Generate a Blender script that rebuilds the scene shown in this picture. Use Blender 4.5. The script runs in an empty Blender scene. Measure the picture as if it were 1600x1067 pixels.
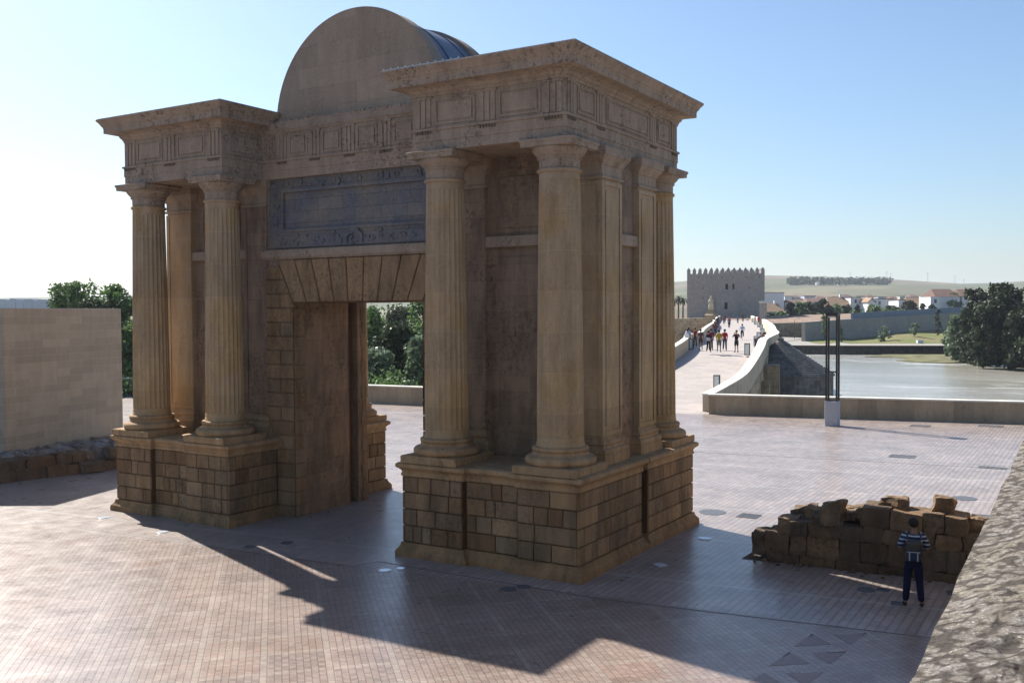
import bpy, bmesh, math, random
from mathutils import Vector, Matrix, noise
PI = math.pi
R = math.radians
random.seed(7)
scene = bpy.context.scene
COL = scene.collection

# ------------------------------------------------------------------ camera
YAW, PITCH, ROLL, FPX = -0.54826, -0.03094, -0.00517, 1524.8
EYE = Vector((18.764, -19.876, 6.3))
_sy, _cy, _sp, _cp = math.sin(YAW), math.cos(YAW), math.sin(PITCH), math.cos(PITCH)
FWD = Vector((_sy * _cp, _cy * _cp, _sp))
_r = Vector((_cy, -_sy, 0)); _u = _r.cross(FWD)
RIGHT = _r * math.cos(ROLL) + _u * math.sin(ROLL)
UP = -_r * math.sin(ROLL) + _u * math.cos(ROLL)
cam_data = bpy.data.cameras.new('camera')
cam_data.sensor_width = 36
cam_data.lens = FPX / 1600 * 36
cam_data.clip_start = 0.1
cam_data.clip_end = 20000
cam = bpy.data.objects.new('camera', cam_data)
COL.objects.link(cam)
cam.matrix_world = Matrix(((RIGHT.x, UP.x, -FWD.x, EYE.x), (RIGHT.y, UP.y, -FWD.y, EYE.y),
                           (RIGHT.z, UP.z, -FWD.z, EYE.z), (0, 0, 0, 1)))
scene.camera = cam

# ------------------------------------------------------------------ sky, sun, exposure
SUN_EL = R(40.8)
SX, SY = -0.935, 0.355
world = bpy.data.worlds.new('World'); scene.world = world
world.use_nodes = True
wn = world.node_tree
sky = wn.nodes.new('ShaderNodeTexSky')
sky.sky_type = 'NISHITA'; sky.sun_disc = False
sky.sun_elevation = SUN_EL
sky.sun_rotation = math.atan2(SX, SY)
sky.altitude = 100; sky.air_density = 1.15; sky.dust_density = 1.0; sky.ozone_density = 6.0
wn.links.new(sky.outputs[0], wn.nodes['Background'].inputs[0])
wn.nodes['Background'].inputs[1].default_value = 0.066
sl = bpy.data.lights.new('sun', 'SUN'); sl.energy = 5.0; sl.angle = R(0.53); sl.color = (1, .95, .87)
sun = bpy.data.objects.new('sun', sl); COL.objects.link(sun)
sun.rotation_euler = Vector((SX * math.cos(SUN_EL), SY * math.cos(SUN_EL), math.sin(SUN_EL))).to_track_quat('Z', 'Y').to_euler()
scene.view_settings.view_transform = 'Standard'
scene.view_settings.look = 'None'
scene.view_settings.exposure = 1.16
scene.view_settings.gamma = 1.0

def at(px, py, t):
    "point seen at photograph pixel (px, py) at depth t"
    return EYE + (RIGHT * ((px - 800) / FPX) - UP * ((py - 533.5) / FPX) + FWD) * t
def at_z(px, py, z=0):
    d = RIGHT * ((px - 800) / FPX) - UP * ((py - 533.5) / FPX) + FWD
    return EYE + d * ((z - EYE.z) / d.z)

# ------------------------------------------------------------------ materials
class Mat:
    def __init__(s, name, rough=.8, spec=.5):
        s.m = bpy.data.materials.new(name); s.m.use_nodes = True
        s.n = s.m.node_tree.nodes; s.l = s.m.node_tree.links
        s.b = s.n['Principled BSDF']
        s.b.inputs['Roughness'].default_value = rough
        s.b.inputs['Specular IOR Level'].default_value = spec
    def node(s, t, **kw):
        n = s.n.new('ShaderNode' + t)
        for k, v in kw.items():
            if k in n.inputs: n.inputs[k].default_value = v
            else: setattr(n, k, v)
        return n
    def L(s, a, b): s.l.new(a, b)
    def obj(s):
        if not hasattr(s, '_o'): s._o = s.node('NewGeometry').outputs['Position']
        return s._o
    def noise(s, scale, detail=4, rough=.55, vec=None, dim=None):
        n = s.node('TexNoise'); n.inputs['Scale'].default_value = scale
        n.inputs['Detail'].default_value = detail; n.inputs['Roughness'].default_value = rough
        s.L(vec or s.obj(), n.inputs['Vector']); return n.outputs['Fac']
    def ramp(s, fac, *stops):
        r = s.node('ValToRGB'); e = r.color_ramp.elements
        while len(e) < len(stops): e.new(.5)
        for i, (p, c) in enumerate(stops):
            e[i].position = p; e[i].color = (c if hasattr(c, '__len__') else (c, c, c)) [:3] + (1,) if hasattr(c, '__len__') else (c, c, c, 1)
        s.L(fac, r.inputs[0]); return r.outputs[0]
    def mix(s, fac, a, b, mode='MIX'):
        m = s.node('Mix'); m.data_type = 'RGBA'; m.blend_type = mode
        for sock, v in ((m.inputs[0], fac), (m.inputs[6], a), (m.inputs[7], b)):
            if hasattr(v, 'links'): s.L(v, sock)
            elif hasattr(v, '__len__'): sock.default_value = tuple(v) + (1,)
            else: sock.default_value = v
        return m.outputs[2]
    def math(s, op, a, b=0.0, c=0.0):
        m = s.node('Math'); m.operation = op
        for i, v in enumerate((a, b, c)):
            if hasattr(v, 'links'): s.L(v, m.inputs[i])
            else: m.inputs[i].default_value = v
        return m.outputs[0]
    def tint(s):
        a = s.node('Attribute'); a.attribute_name = 'tint'; return a.outputs['Color']
    def xyz(s, v=None):
        x = s.node('SeparateXYZ'); s.L(v or s.obj(), x.inputs[0]); return x.outputs
    def comb(s, x, y, z=0.0):
        c = s.node('CombineXYZ')
        for i, v in enumerate((x, y, z)):
            if hasattr(v, 'links'): s.L(v, c.inputs[i])
            else: c.inputs[i].default_value = v
        return c.outputs[0]
    def color(s, c):
        if hasattr(c, 'links'): s.L(c, s.b.inputs['Base Color'])
        else: s.b.inputs['Base Color'].default_value = tuple(c) + (1,)
    def rough(s, v): s.L(v, s.b.inputs['Roughness'])
    def bump(s, h, dist=.02, strength=1.0):
        b = s.node('Bump'); b.inputs['Distance'].default_value = dist; b.inputs['Strength'].default_value = strength
        s.L(h, b.inputs['Height'])
        if getattr(s, '_bump', None): s.L(s._bump, b.inputs['Normal'])
        s._bump = b.outputs[0]; s.L(s._bump, s.b.inputs['Normal'])

def flat(name, c, rough=.7, spec=.4, metal=0, var=.12, scale=3):
    m = Mat(name, rough, spec); m.b.inputs['Metallic'].default_value = metal
    n = m.noise(scale, 3)
    m.color(m.mix(m.ramp(n, (.3, 0.0), (.7, 1.0)), tuple(x * (1 - var) for x in c), tuple(min(1, x * (1 + var)) for x in c)))
    return m.m

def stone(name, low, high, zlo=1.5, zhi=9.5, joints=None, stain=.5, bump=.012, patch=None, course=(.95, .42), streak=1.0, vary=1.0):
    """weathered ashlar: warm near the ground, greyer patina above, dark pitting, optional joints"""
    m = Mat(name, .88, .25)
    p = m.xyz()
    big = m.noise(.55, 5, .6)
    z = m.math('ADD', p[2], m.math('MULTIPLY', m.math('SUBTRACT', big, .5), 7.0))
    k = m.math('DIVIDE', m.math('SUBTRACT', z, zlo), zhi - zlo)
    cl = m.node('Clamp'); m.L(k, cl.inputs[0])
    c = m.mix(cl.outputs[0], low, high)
    if patch:
        pm = m.ramp(m.noise(.8, 3, .5), (.5, 0.0), (.68, .75))
        c = m.mix(pm, c, patch)
    # streaky weathering drawn out down the wall
    sv = m.comb(m.math('MULTIPLY', p[0], 3.0), m.math('MULTIPLY', p[1], 3.0), m.math('MULTIPLY', p[2], .8))
    st = m.ramp(m.noise(1.0, 6, .65, sv), (.32, 1 - .38 * streak), (.6, 1 + .08 * streak))
    c = m.mix(1.0, c, st, 'MULTIPLY')
    pit = m.ramp(m.noise(9, 6, .75), (.36, .0), (.50, 1.0))
    reg = m.ramp(m.noise(.7, 3, .6), (.42, 0.0), (.6, stain))
    pf = m.math('MULTIPLY', m.math('SUBTRACT', 1.0, pit), reg)
    c = m.mix(pf, c, (.045, .036, .03))
    fine = m.ramp(m.noise(38, 4, .7), (.3, .8), (.7, 1.15))
    c = m.mix(1.0, c, fine, 'MULTIPLY')
    c = m.mix(1.0, c, m.tint(), 'MULTIPLY')
    if joints:
        bt = m.node('TexBrick'); bt.offset = .5; bt.squash = 1
        bt.inputs['Scale'].default_value = 1
        bt.inputs['Brick Width'].default_value = course[0]; bt.inputs['Row Height'].default_value = course[1]
        bt.inputs['Mortar Size'].default_value = .009; bt.inputs['Mortar Smooth'].default_value = .3
        bt.inputs['Color1'].default_value = (1 - .22 * vary, 1 - .24 * vary, 1 - .26 * vary, 1); bt.inputs['Color2'].default_value = (1 + .18 * vary, 1 + .16 * vary, 1 + .1 * vary, 1)
        bt.inputs['Mortar'].default_value = (joints, joints, joints, 1)
        wob = m.math('MULTIPLY', m.noise(1.3, 2), .05)
        m.L(m.comb(m.math('ADD', m.math('ADD', p[0], p[1]), wob), m.math('ADD', p[2], wob)), bt.inputs['Vector'])
        c = m.mix(1.0, c, bt.outputs['Color'], 'MULTIPLY')
        m.bump(m.math('SUBTRACT', 1.0, bt.outputs['Fac']), .006, .7)
    m.color(c)
    m.bump(m.noise(14, 7, .7), bump * 2.2, .9)
    m.bump(m.noise(60, 3, .6), bump * .5, .8)
    return m.m

LOW, HIGH = (.37, .235, .115), (.34, .25, .175)
MS = {}
MS['stone'] = stone('gate_stone', LOW, HIGH, joints=None)
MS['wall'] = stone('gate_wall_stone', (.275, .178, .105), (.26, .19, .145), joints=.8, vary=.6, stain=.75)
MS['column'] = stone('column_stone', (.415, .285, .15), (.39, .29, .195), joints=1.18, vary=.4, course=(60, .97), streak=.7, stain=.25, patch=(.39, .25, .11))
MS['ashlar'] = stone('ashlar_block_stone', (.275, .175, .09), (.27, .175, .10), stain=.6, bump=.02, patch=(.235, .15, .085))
MS['trim'] = stone('entablature_stone', (.345, .262, .19), (.335, .26, .20), streak=.7, stain=.8)
MS['lunette'] = stone('lunette_stone', (.35, .27, .20), (.34, .262, .20), joints=.9, vary=.5, streak=.4, stain=.25, course=(1.5, .62))
MS['dark_joint'] = stone('joint_stone', (.16, .11, .07), (.16, .13, .1))
m = Mat('blue_grey_slab', .7, .3)
p = m.xyz()
bt = m.node('TexBrick'); bt.inputs['Scale'].default_value = 1; bt.inputs['Brick Width'].default_value = .95; bt.inputs['Row Height'].default_value = .36
bt.inputs['Mortar Size'].default_value = .008; bt.inputs['Color1'].default_value = (.9, .9, .9, 1); bt.inputs['Color2'].default_value = (1.15, 1.1, 1.05, 1); bt.inputs['Mortar'].default_value = (.6, .6, .6, 1)
m.L(m.comb(p[0], p[2]), bt.inputs['Vector'])
c = m.mix(m.ramp(m.noise(.9, 6, .65), (.42, 0.0), (.66, 1.0)), (.125, .13, .155), (.19, .17, .15))
c = m.mix(1.0, c, bt.outputs['Color'], 'MULTIPLY')
c = m.mix(1.0, c, m.ramp(m.noise(12, 5, .7), (.3, .75), (.7, 1.2)), 'MULTIPLY')
m.color(c); m.bump(m.noise(18, 5, .7), .02)
MS['slab'] = m.m
m = Mat('zinc_roofing', .55, .5); m.b.inputs['Metallic'].default_value = .3
m.color(m.mix(m.noise(2.5, 4), (.09, .11, .16), (.14, .17, .23)))
MS['zinc'] = m.m
MS['pale_wall'] = stone('pale_block_wall', (.385, .325, .25), (.385, .325, .25), joints=1.2, vary=.6, streak=.3, stain=.06, course=(1.05, .31), bump=.004)
MS['parapet'] = stone('parapet_stone', (.36, .28, .19), (.36, .28, .19), joints=.78, vary=.7, streak=.5, stain=.3, course=(1.2, 1.4), bump=.006)
MS['bridge_parapet'] = stone('bridge_parapet_stone', (.50, .43, .33), (.5, .43, .33), joints=.85, vary=.4, streak=.4, stain=.15, course=(1.2, 1.4), bump=.005)
MS['coping'] = stone('coping_stone', (.68, .64, .55), (.68, .64, .55), streak=.3, stain=.05, bump=.004)
MS['bridge'] = stone('bridge_stone', (.42, .33, .22), (.44, .36, .26), -4, 6, joints=.55, stain=.5, course=(1.1, .5))
MS['tower'] = stone('tower_stone', (.33, .30, .27), (.35, .32, .29), joints=.93, vary=.3, streak=.6, stain=.12, course=(1.4, .6))
MS['farwall'] = stone('embankment_concrete', (.30, .285, .265), (.30, .285, .265), joints=.85, vary=.25, streak=.5, stain=.3, course=(3, 4.5))
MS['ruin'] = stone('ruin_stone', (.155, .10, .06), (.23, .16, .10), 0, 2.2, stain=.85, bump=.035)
MS['rubble'] = stone('rubble_fill', (.34, .31, .28), (.34, .31, .28), stain=.6, bump=.05)
MS['cone'] = stone('cutwater_stone', (.17, .165, .16), (.17, .165, .16), joints=.7, stain=.7, course=(.9, .3))

# rough lichen-grey limestone of the near wall top
m = Mat('near_wall_limestone', .85, .3)
n1 = m.noise(5.5, 10, .68); n2 = m.noise(24, 8, .72); n3 = m.noise(1.4, 4, .6)
c = m.mix(m.ramp(n2, (.34, 0.0), (.64, 1.0)), (.10, .08, .06), (.30, .27, .24))
c = m.mix(m.ramp(n1, (.40, .55), (.56, 0.0)), c, (.14, .115, .07))
c = m.mix(m.ramp(n3, (.5, 0.0), (.72, .4)), c, (.30, .25, .16))
c = m.mix(m.ramp(m.noise(70, 4, .7), (.56, 0.0), (.68, .55)), c, (.72, .70, .68))
vo = m.node('TexVoronoi'); vo.inputs['Scale'].default_value = 21; m.L(m.obj(), vo.inputs['Vector'])
vp = m.node('TexVoronoi'); vp.inputs['Scale'].default_value = 55; m.L(m.obj(), vp.inputs['Vector'])
c = m.mix(m.ramp(vp.outputs['Distance'], (.0, .5), (.3, .0)), c, (.58, .55, .52))
c = m.mix(m.ramp(vo.outputs['Distance'], (.45, 0.0), (.62, .85)), c, (.05, .038, .03))
m.color(c); m.bump(n1, .03); m.bump(n2, .03); m.bump(m.math('SUBTRACT', 1.0, vo.outputs['Distance']), .010); m.bump(m.math('SUBTRACT', 1.0, vp.outputs['Distance']), .006)
MS['near_wall'] = m.m

# plaza paving -------------------------------------------------------
def paving():
    m = Mat('plaza_brick_paving', .4, .5)
    p = m.xyz()
    def bricks(u, v, w, h, ms, off=0.0, c1=(.8, .8, .8), c2=(1.12, 1.1, 1.08), mort=.6):
        bt = m.node('TexBrick'); bt.offset = off; bt.inputs['Scale'].default_value = 1
        bt.inputs['Brick Width'].default_value = w; bt.inputs['Row Height'].default_value = h
        bt.inputs['Mortar Size'].default_value = ms; bt.inputs['Mortar Smooth'].default_value = .25
        bt.inputs['Color1'].default_value = c1 + (1,); bt.inputs['Color2'].default_value = c2 + (1,); bt.inputs['Mortar'].default_value = (mort,) * 3 + (1,)
        m.L(m.comb(u, v), bt.inputs['Vector']); return bt
    q = .7071
    u = m.math('MULTIPLY', m.math('ADD', p[0], p[1]), q)              # across (45 deg)
    v = m.math('MULTIPLY', m.math('SUBTRACT', p[1], p[0]), q)         # along (135 deg)
    PU, PV = 1.14, 1.0
    A = bricks(v, u, .062, .127, .007, mort=.5)
    fu = m.math('FRACT', m.math('ADD', m.math('DIVIDE', u, PU), 20.0)); fv = m.math('FRACT', m.math('ADD', m.math('DIVIDE', v, PV), 40.0))
    bu = m.math('LESS_THAN', fu, .13); bv = m.math('LESS_THAN', fv, .14)
    band = m.math('MAXIMUM', bu, bv)
    # colour of each square cell
    wn_ = m.node('TexWhiteNoise'); wn_.noise_dimensions = '2D'
    m.L(m.comb(m.math('FLOOR', m.math('ADD', m.math('DIVIDE', u, PU), 20.0)), m.math('FLOOR', m.math('ADD', m.math('DIVIDE', v, PV), 40.0))), wn_.inputs['Vector'])
    cell = m.ramp(wn_.outputs['Value'], (0, (.32, .255, .225)), (.35, (.36, .28, .24)), (.6, (.355, .235, .185)), (.85, (.30, .255, .23)), (1, (.38, .295, .24)))
    cell = m.mix(.62, cell, (.335, .27, .24))
    bandc = m.mix(m.noise(6, 2), (.36, .295, .26), (.395, .335, .295))
    ca = m.mix(band, cell, bandc)
    # checkered darker bricks inside some cells
    ck = m.node('TexChecker'); ck.inputs['Scale'].default_value = 7.9
    m.L(m.comb(u, v, .03), ck.inputs['Vector'])
    ckm = m.math('MULTIPLY', m.math('MULTIPLY', ck.outputs['Fac'], m.math('GREATER_THAN', wn_.outputs['Value'], .78)), .35)
    ca = m.mix(m.math('MULTIPLY', ckm, m.math('SUBTRACT', 1.0, band)), ca, (.2, .15, .12))
    ca = m.mix(1.0, ca, A.outputs['Color'], 'MULTIPLY')
    lj = m.math('LESS_THAN', m.math('FRACT', m.math('DIVIDE', m.math('ADD', u, 12.7), .127)), .085)
    ca = m.mix(m.math('MULTIPLY', lj, .55), ca, (.12, .095, .09))
    # one random tone per brick row strip
    B = bricks(p[1], p[0], .4, .18, .007, off=.37, c1=(.84, .84, .84), c2=(1.1, 1.09, 1.08), mort=.45)
    cb = m.mix(m.noise(.35, 3), (.34, .295, .27), (.375, .315, .285))
    cb = m.mix(1.0, cb, B.outputs['Color'], 'MULTIPLY')
    ljb = m.math('LESS_THAN', m.math('FRACT', m.math('DIVIDE', m.math('ADD', p[0], 40.0), .18)), .13)
    cb = m.mix(m.math('MULTIPLY', ljb, .5), cb, (.15, .125, .115))
    fb = m.math('LESS_THAN', m.math('FRACT', m.math('DIVIDE', m.math('ADD', p[1], m.math('MULTIPLY', p[0], -.13)), 4.4)), .03)
    cb = m.mix(m.math('MULTIPLY', fb, .6), cb, (.44, .42, .40))
    line = m.math('ADD', m.math('MULTIPLY', m.math('SUBTRACT', p[0], 9.4), .115), -.6)
    isA = m.math('LESS_THAN', p[1], line)
    c = m.mix(isA, cb, ca)
    c = m.mix(1.0, c, m.ramp(m.noise(.5, 6, .65), (.3, .74), (.7, 1.14)), 'MULTIPLY')
    c = m.mix(1.0, c, m.ramp(m.noise(16, 4, .7), (.3, .88), (.7, 1.08)), 'MULTIPLY')
    c = m.mix(1.0, c, (.85, .82, .80), 'MULTIPLY')
    m.color(c)
    hb = m.mix(isA, m.math('SUBTRACT', 1.0, B.outputs['Fac']), m.math('SUBTRACT', 1.0, A.outputs['Fac']))
    m.bump(hb, .003, .8)
    m.bump(m.noise(22, 3), .0012, .6)
    m.rough(m.ramp(m.noise(1.7, 5, .6), (.3, .26), (.7, .36)))
    return m.m
MS['paving'] = paving()
m = Mat('bridge_deck_slabs', .6, .4)
p = m.xyz()
bt = m.node('TexBrick'); bt.inputs['Scale'].default_value = 1; bt.inputs['Brick Width'].default_value = 1.4; bt.inputs['Row Height'].default_value = .55
bt.inputs['Mortar Size'].default_value = .015; bt.inputs['Color1'].default_value = (.88, .88, .88, 1); bt.inputs['Color2'].default_value = (1.08, 1.06, 1.04, 1); bt.inputs['Mortar'].default_value = (.75, .75, .75, 1)
m.L(m.comb(p[0], p[1]), bt.inputs['Vector'])
c = m.mix(1.0, m.mix(m.noise(.4, 4), (.33, .29, .265), (.37, .325, .295)), bt.outputs['Color'], 'MULTIPLY')
dk = m.comb(m.math('MULTIPLY', p[0], .9), m.math('MULTIPLY', p[1], 2.2))
c = m.mix(m.ramp(m.noise(1.0, 2, .5, dk), (.66, 0.0), (.7, .5)), c, (.25, .22, .21))
m.color(c); MS['deck'] = m.m
MS['inlay_dark'] = flat('dark_red_brick_inlay', (.17, .115, .10), .42, .5, var=.25, scale=14)
MS['iron'] = flat('cast_iron', (.10, .105, .115), .5, .5, metal=.3, var=.3, scale=20)
MS['black'] = flat('black_painted_steel', (.02, .02, .022), .45, .5)
MS['line'] = flat('drain_slot_steel', (.09, .085, .08), .6)
m = Mat('polished_lens', .05, .8); m.color((.5, .55, .6)); MS['lens'] = m.m
MS['steel'] = flat('brushed_steel', (.45, .46, .47), .3, .5, metal=.8)
MS['lamp_glass'] = flat('frosted_lamp_glass', (.62, .72, .74), .25, .5, var=.04)
MS['concrete'] = flat('grey_concrete', (.36, .37, .40), .75, .3, var=.08, scale=8)
MS['gravel'] = Mat('dark_gravel', .95, .2).m
m = Mat('dark_gravel_bed', .95, .2); m.color(m.ramp(m.noise(45, 3, .7), (.4, (.03, .024, .018)), (.7, (.26, .19, .12)))); m.bump(m.noise(45, 3), .03); MS['gravel'] = m.m
# water
m = Mat('river_water', .16, .6)
p = m.xyz(); wv = m.comb(m.math('MULTIPLY', p[0], .35), m.math('MULTIPLY', p[1], 1.0))
c = m.mix(m.ramp(m.noise(.03, 4, .6, wv), (.4, 0.0), (.6, 1.0)), (.27, .26, .215), (.34, .33, .29))
foam = m.ramp(m.noise(.16, 6, .75, wv), (.53, 0.0), (.62, .8))
foam = m.math('MULTIPLY', foam, m.ramp(m.noise(.018, 3, .5), (.42, 0.0), (.56, 1.0)))
c = m.mix(foam, c, (.75, .75, .72))
m.color(c); m.bump(m.noise(1.2, 6, .65, wv), .12, .6); m.bump(m.noise(.25, 4, .6, wv), .25, .5)
MS['water'] = m.m
# land
m = Mat('river_bank_grass', .95, .2)
c = m.mix(m.ramp(m.noise(.05, 5, .6), (.4, 0.0), (.6, 1.0)), (.10, .14, .035), (.17, .15, .07))
c = m.mix(m.ramp(m.noise(1.5, 4, .7), (.55, 0.0), (.68, .6)), c, (.06, .075, .025))
m.color(c); m.bump(m.noise(2, 4), .3); MS['bank'] = m.m
m = Mat('farmland_hills', .95, .2)
c = m.mix(m.ramp(m.noise(.0011, 4, .5), (.40, 0.0), (.47, 1.0)), (.155, .105, .085), (.15, .135, .08))
vor = m.node('TexVoronoi'); vor.inputs['Scale'].default_value = .0045; m.L(m.obj(), vor.inputs['Vector'])
c = m.mix(m.ramp(vor.outputs['Color'], (.3, .0), (.6, .85)), c, (.075, .10, .045))
c = m.mix(m.ramp(m.noise(.004, 5, .6), (.5, 0.0), (.62, .5)), c, (.16, .11, .085))
c = m.mix(m.ramp(m.noise(.03, 3, .6), (.62, 0.0), (.66, .7)), c, (.05, .065, .03))
wv2 = m.node('TexWave'); wv2.inputs['Scale'].default_value = .0021; wv2.inputs['Distortion'].default_value = 6; wv2.inputs['Detail'].default_value = 3
m.L(m.obj(), wv2.inputs['Vector'])
c = m.mix(m.ramp(wv2.outputs['Fac'], (.30, 0.0), (.38, .6)), c, (.08, .085, .05))
m.color(c); MS['hills'] = m.m
MS['soil'] = flat('bare_soil', (.21, .15, .115), .95, .2, var=.25, scale=.4)
MS['path'] = flat('pale_footpath', (.27, .255, .235), .9, .2, var=.08, scale=.5)
MS['spit'] = flat('gravel_spit', (.125, .12, .06), .95, .2, var=.5, scale=.35)
def leaf(name, a, b):
    m = Mat(name, .6, .35)
    c = m.mix(1.0, m.mix(m.noise(1.3, 3), a, b), m.tint(), 'MULTIPLY'); m.color(c)
    tr = m.node('BsdfTranslucent'); m.L(c, tr.inputs['Color'])
    mx = m.node('MixShader'); mx.inputs[0].default_value = .3
    m.L(m.b.outputs[0], mx.inputs[1]); m.L(tr.outputs[0], mx.inputs[2])
    m.L(mx.outputs[0], m.n['Material Output'].inputs[0]); return m.m
MS['leaf'] = leaf('leaf_green', (.055, .11, .03), (.12, .19, .06))
MS['leaf_grey'] = leaf('leaf_silver_green', (.10, .15, .09), (.17, .22, .13))
MS['leaf_dark'] = leaf('leaf_dark_green', (.018, .03, .012), (.045, .062, .025))
MS['bark'] = flat('bark', (.11, .08, .055), .95, .2, var=.3, scale=8)
MS['white_wall'] = flat('whitewashed_wall', (.66, .66, .66), .9, .2, var=.05, scale=.5)
MS['cream_wall'] = flat('cream_render_wall', (.5, .46, .39), .9, .2, var=.06, scale=.5)
m = Mat('clay_roof_tiles', .9, .2); m.color(m.mix(m.noise(.8, 5, .7), (.20, .125, .08), (.34, .23, .15))); m.bump(m.noise(3, 3), .1); MS['tile'] = m.m
MS['dark_tile'] = flat('dark_roof_tiles', (.13, .08, .065), .9, .2, var=.2, scale=1)
MS['window'] = flat('dark_window_glass', (.03, .035, .045), .2, .6)
MS['opening'] = flat('dark_opening', (.02, .018, .017), .9, .1)
MS['fence'] = flat('blue_grey_fence', (.16, .20, .27), .8, .3, var=.1, scale=1)
MS['city'] = flat('distant_render', (.36, .39, .45), .9, .2)
HAZE = True
# ------------------------------------------------------------------ helpers
def tag(o, label=None, cat=None, group=None, kind=None):
    if label: o['label'] = label
    if cat: o['category'] = cat
    if group: o['group'] = group
    if kind: o['kind'] = kind
    return o
def thing(name, label, cat, loc=(0, 0, 0), rz=0, group=None):
    o = bpy.data.objects.new(name, None); COL.objects.link(o)
    o.location = loc; o.rotation_euler = (0, 0, rz); o.empty_display_size = .3
    return tag(o, label, cat, group)
class MB:
    def __init__(s, xf=None):
        s.v = []; s.f = []; s.t = []; s.xf = xf
    def add(s, verts, faces, tint=None):
        o = len(s.v)
        s.v += [tuple(s.xf(v)) if s.xf else tuple(v) for v in verts]
        t = tint if tint is not None else (1, 1, 1)
        if not hasattr(t, '__len__'): t = (t, t, t)
        for f in faces: s.f.append([i + o for i in f]); s.t.append(t)
    def box(s, x0, x1, y0, y1, z0, z1, tint=None):
        s.add([(x0, y0, z0), (x1, y0, z0), (x1, y1, z0), (x0, y1, z0), (x0, y0, z1), (x1, y0, z1), (x1, y1, z1), (x0, y1, z1)],
              [(0, 3, 2, 1), (4, 5, 6, 7), (0, 1, 5, 4), (1, 2, 6, 5), (2, 3, 7, 6), (3, 0, 4, 7)], tint)
    def prism(s, pts, z0, z1, tint=None):
        n = len(pts); z0 = z0 if hasattr(z0, '__len__') else [z0] * n; z1 = z1 if hasattr(z1, '__len__') else [z1] * n
        s.add([(p[0], p[1], z0[i]) for i, p in enumerate(pts)] + [(p[0], p[1], z1[i]) for i, p in enumerate(pts)],
              [list(range(n))[::-1], list(range(n, 2 * n))] + [(i, (i + 1) % n, n + (i + 1) % n, n + i) for i in range(n)], tint)
    def hexa(s, a, b, tint=None):
        "two matching quads"
        s.add(list(a) + list(b), [(0, 3, 2, 1), (4, 5, 6, 7), (0, 1, 5, 4), (1, 2, 6, 5), (2, 3, 7, 6), (3, 0, 4, 7)], tint)
    def lathe(s, prof, cx, cy, n=48, flute=0, tint=None, ends=True):
        vs = []
        for (r, z, *fl) in prof:
            fl = fl[0] if fl else 0
            for k in range(n):
                rr = r
                if flute and fl: rr = r * (1 - fl * (0, .6, 1, 1, .6)[k % 5])
                a = 2 * PI * k / n
                vs.append((cx + rr * math.cos(a), cy + rr * math.sin(a), z))
        fs = []
        for i in range(len(prof) - 1):
            for k in range(n):
                k2 = (k + 1) % n
                fs.append((i * n + k, i * n + k2, (i + 1) * n + k2, (i + 1) * n + k))
        if ends: fs.append(list(range(n))[::-1]); fs.append([(len(prof) - 1) * n + k for k in range(n)])
        s.add(vs, fs, tint)
    def mould(s, poly, prof, tint=None):
        "sweep a (offset, z) profile round a counter-clockwise polygon, mitred"
        n = len(poly); nr = []
        for i in range(n):
            a, b, c = Vector(poly[i - 1]), Vector(poly[i]), Vector(poly[(i + 1) % n])
            d1 = (b - a).normalized(); d2 = (c - b).normalized()
            n1 = Vector((d1.y, -d1.x)); n2 = Vector((d2.y, -d2.x))
            m_ = (n1 + n2); m_ = m_ / max(.2, (1 + n1.dot(n2))); nr.append(m_)
        vs = []
        for off, z in prof:
            for i in range(n): q = Vector(poly[i]) + nr[i] * off; vs.append((q.x, q.y, z))
        fs = [list(range(n))[::-1], [(len(prof) - 1) * n + k for k in range(n)]]
        for j in range(len(prof) - 1):
            for k in range(n):
                k2 = (k + 1) % n; fs.append((j * n + k, j * n + k2, (j + 1) * n + k2, (j + 1) * n + k))
        s.add(vs, fs, tint)
    def tube(s, a, b, r0, r1=None, n=8, tint=None):
        a = Vector(a); b = Vector(b); r1 = r0 if r1 is None else r1
        d = (b - a).normalized(); x = d.orthogonal().normalized(); y = d.cross(x)
        vs = [a + (x * math.cos(2 * PI * k / n) + y * math.sin(2 * PI * k / n)) * r0 for k in range(n)] + \
             [b + (x * math.cos(2 * PI * k / n) + y * math.sin(2 * PI * k / n)) * r1 for k in range(n)]
        s.add(vs, [list(range(n))[::-1], list(range(n, 2 * n))] + [(k, (k + 1) % n, n + (k + 1) % n, n + k) for k in range(n)], tint)
    def rock(s, x0, x1, y0, y1, z0, z1, rough=.05, n=4, seed=0, tint=None, xf=None):
        "block of worn stone: a rounded, displaced box"
        idx = {}; vs = []; fs = []
        cx, cy, cz = (x0 + x1) / 2, (y0 + y1) / 2, (z0 + z1) / 2; h = Vector(((x1 - x0) / 2, (y1 - y0) / 2, (z1 - z0) / 2))
        def V_(a, b, c):
            k = (a, b, c)
            if k not in idx:
                q = Vector((a / n * 2 - 1, b / n * 2 - 1, c / n * 2 - 1))
                e = sum(abs(t) > .99 for t in q); sh = {1: 1, 2: .985, 3: .96}[max(1, e)]
                w = Vector((cx + q.x * h.x * sh, cy + q.y * h.y * sh, cz + q.z * h.z * sh))
                w += noise.noise_vector(w * 2.2 + Vector((seed * 3.1, seed, 0))) * rough * 1.5 + noise.noise_vector(w * 6) * rough * .9
                idx[k] = len(vs); vs.append(xf(w) if xf else w)
            return idx[k]
        for a in range(n):
            for b in range(n):
                for ff in (lambda u, w: (u, w, 0), lambda u, w: (u, w, n), lambda u, w: (u, 0, w), lambda u, w: (u, n, w), lambda u, w: (0, u, w), lambda u, w: (n, u, w)):
                    fs.append((V_(*ff(a, b)), V_(*ff(a + 1, b)), V_(*ff(a + 1, b + 1)), V_(*ff(a, b + 1))))
        s.add(vs, fs, tint)
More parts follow.
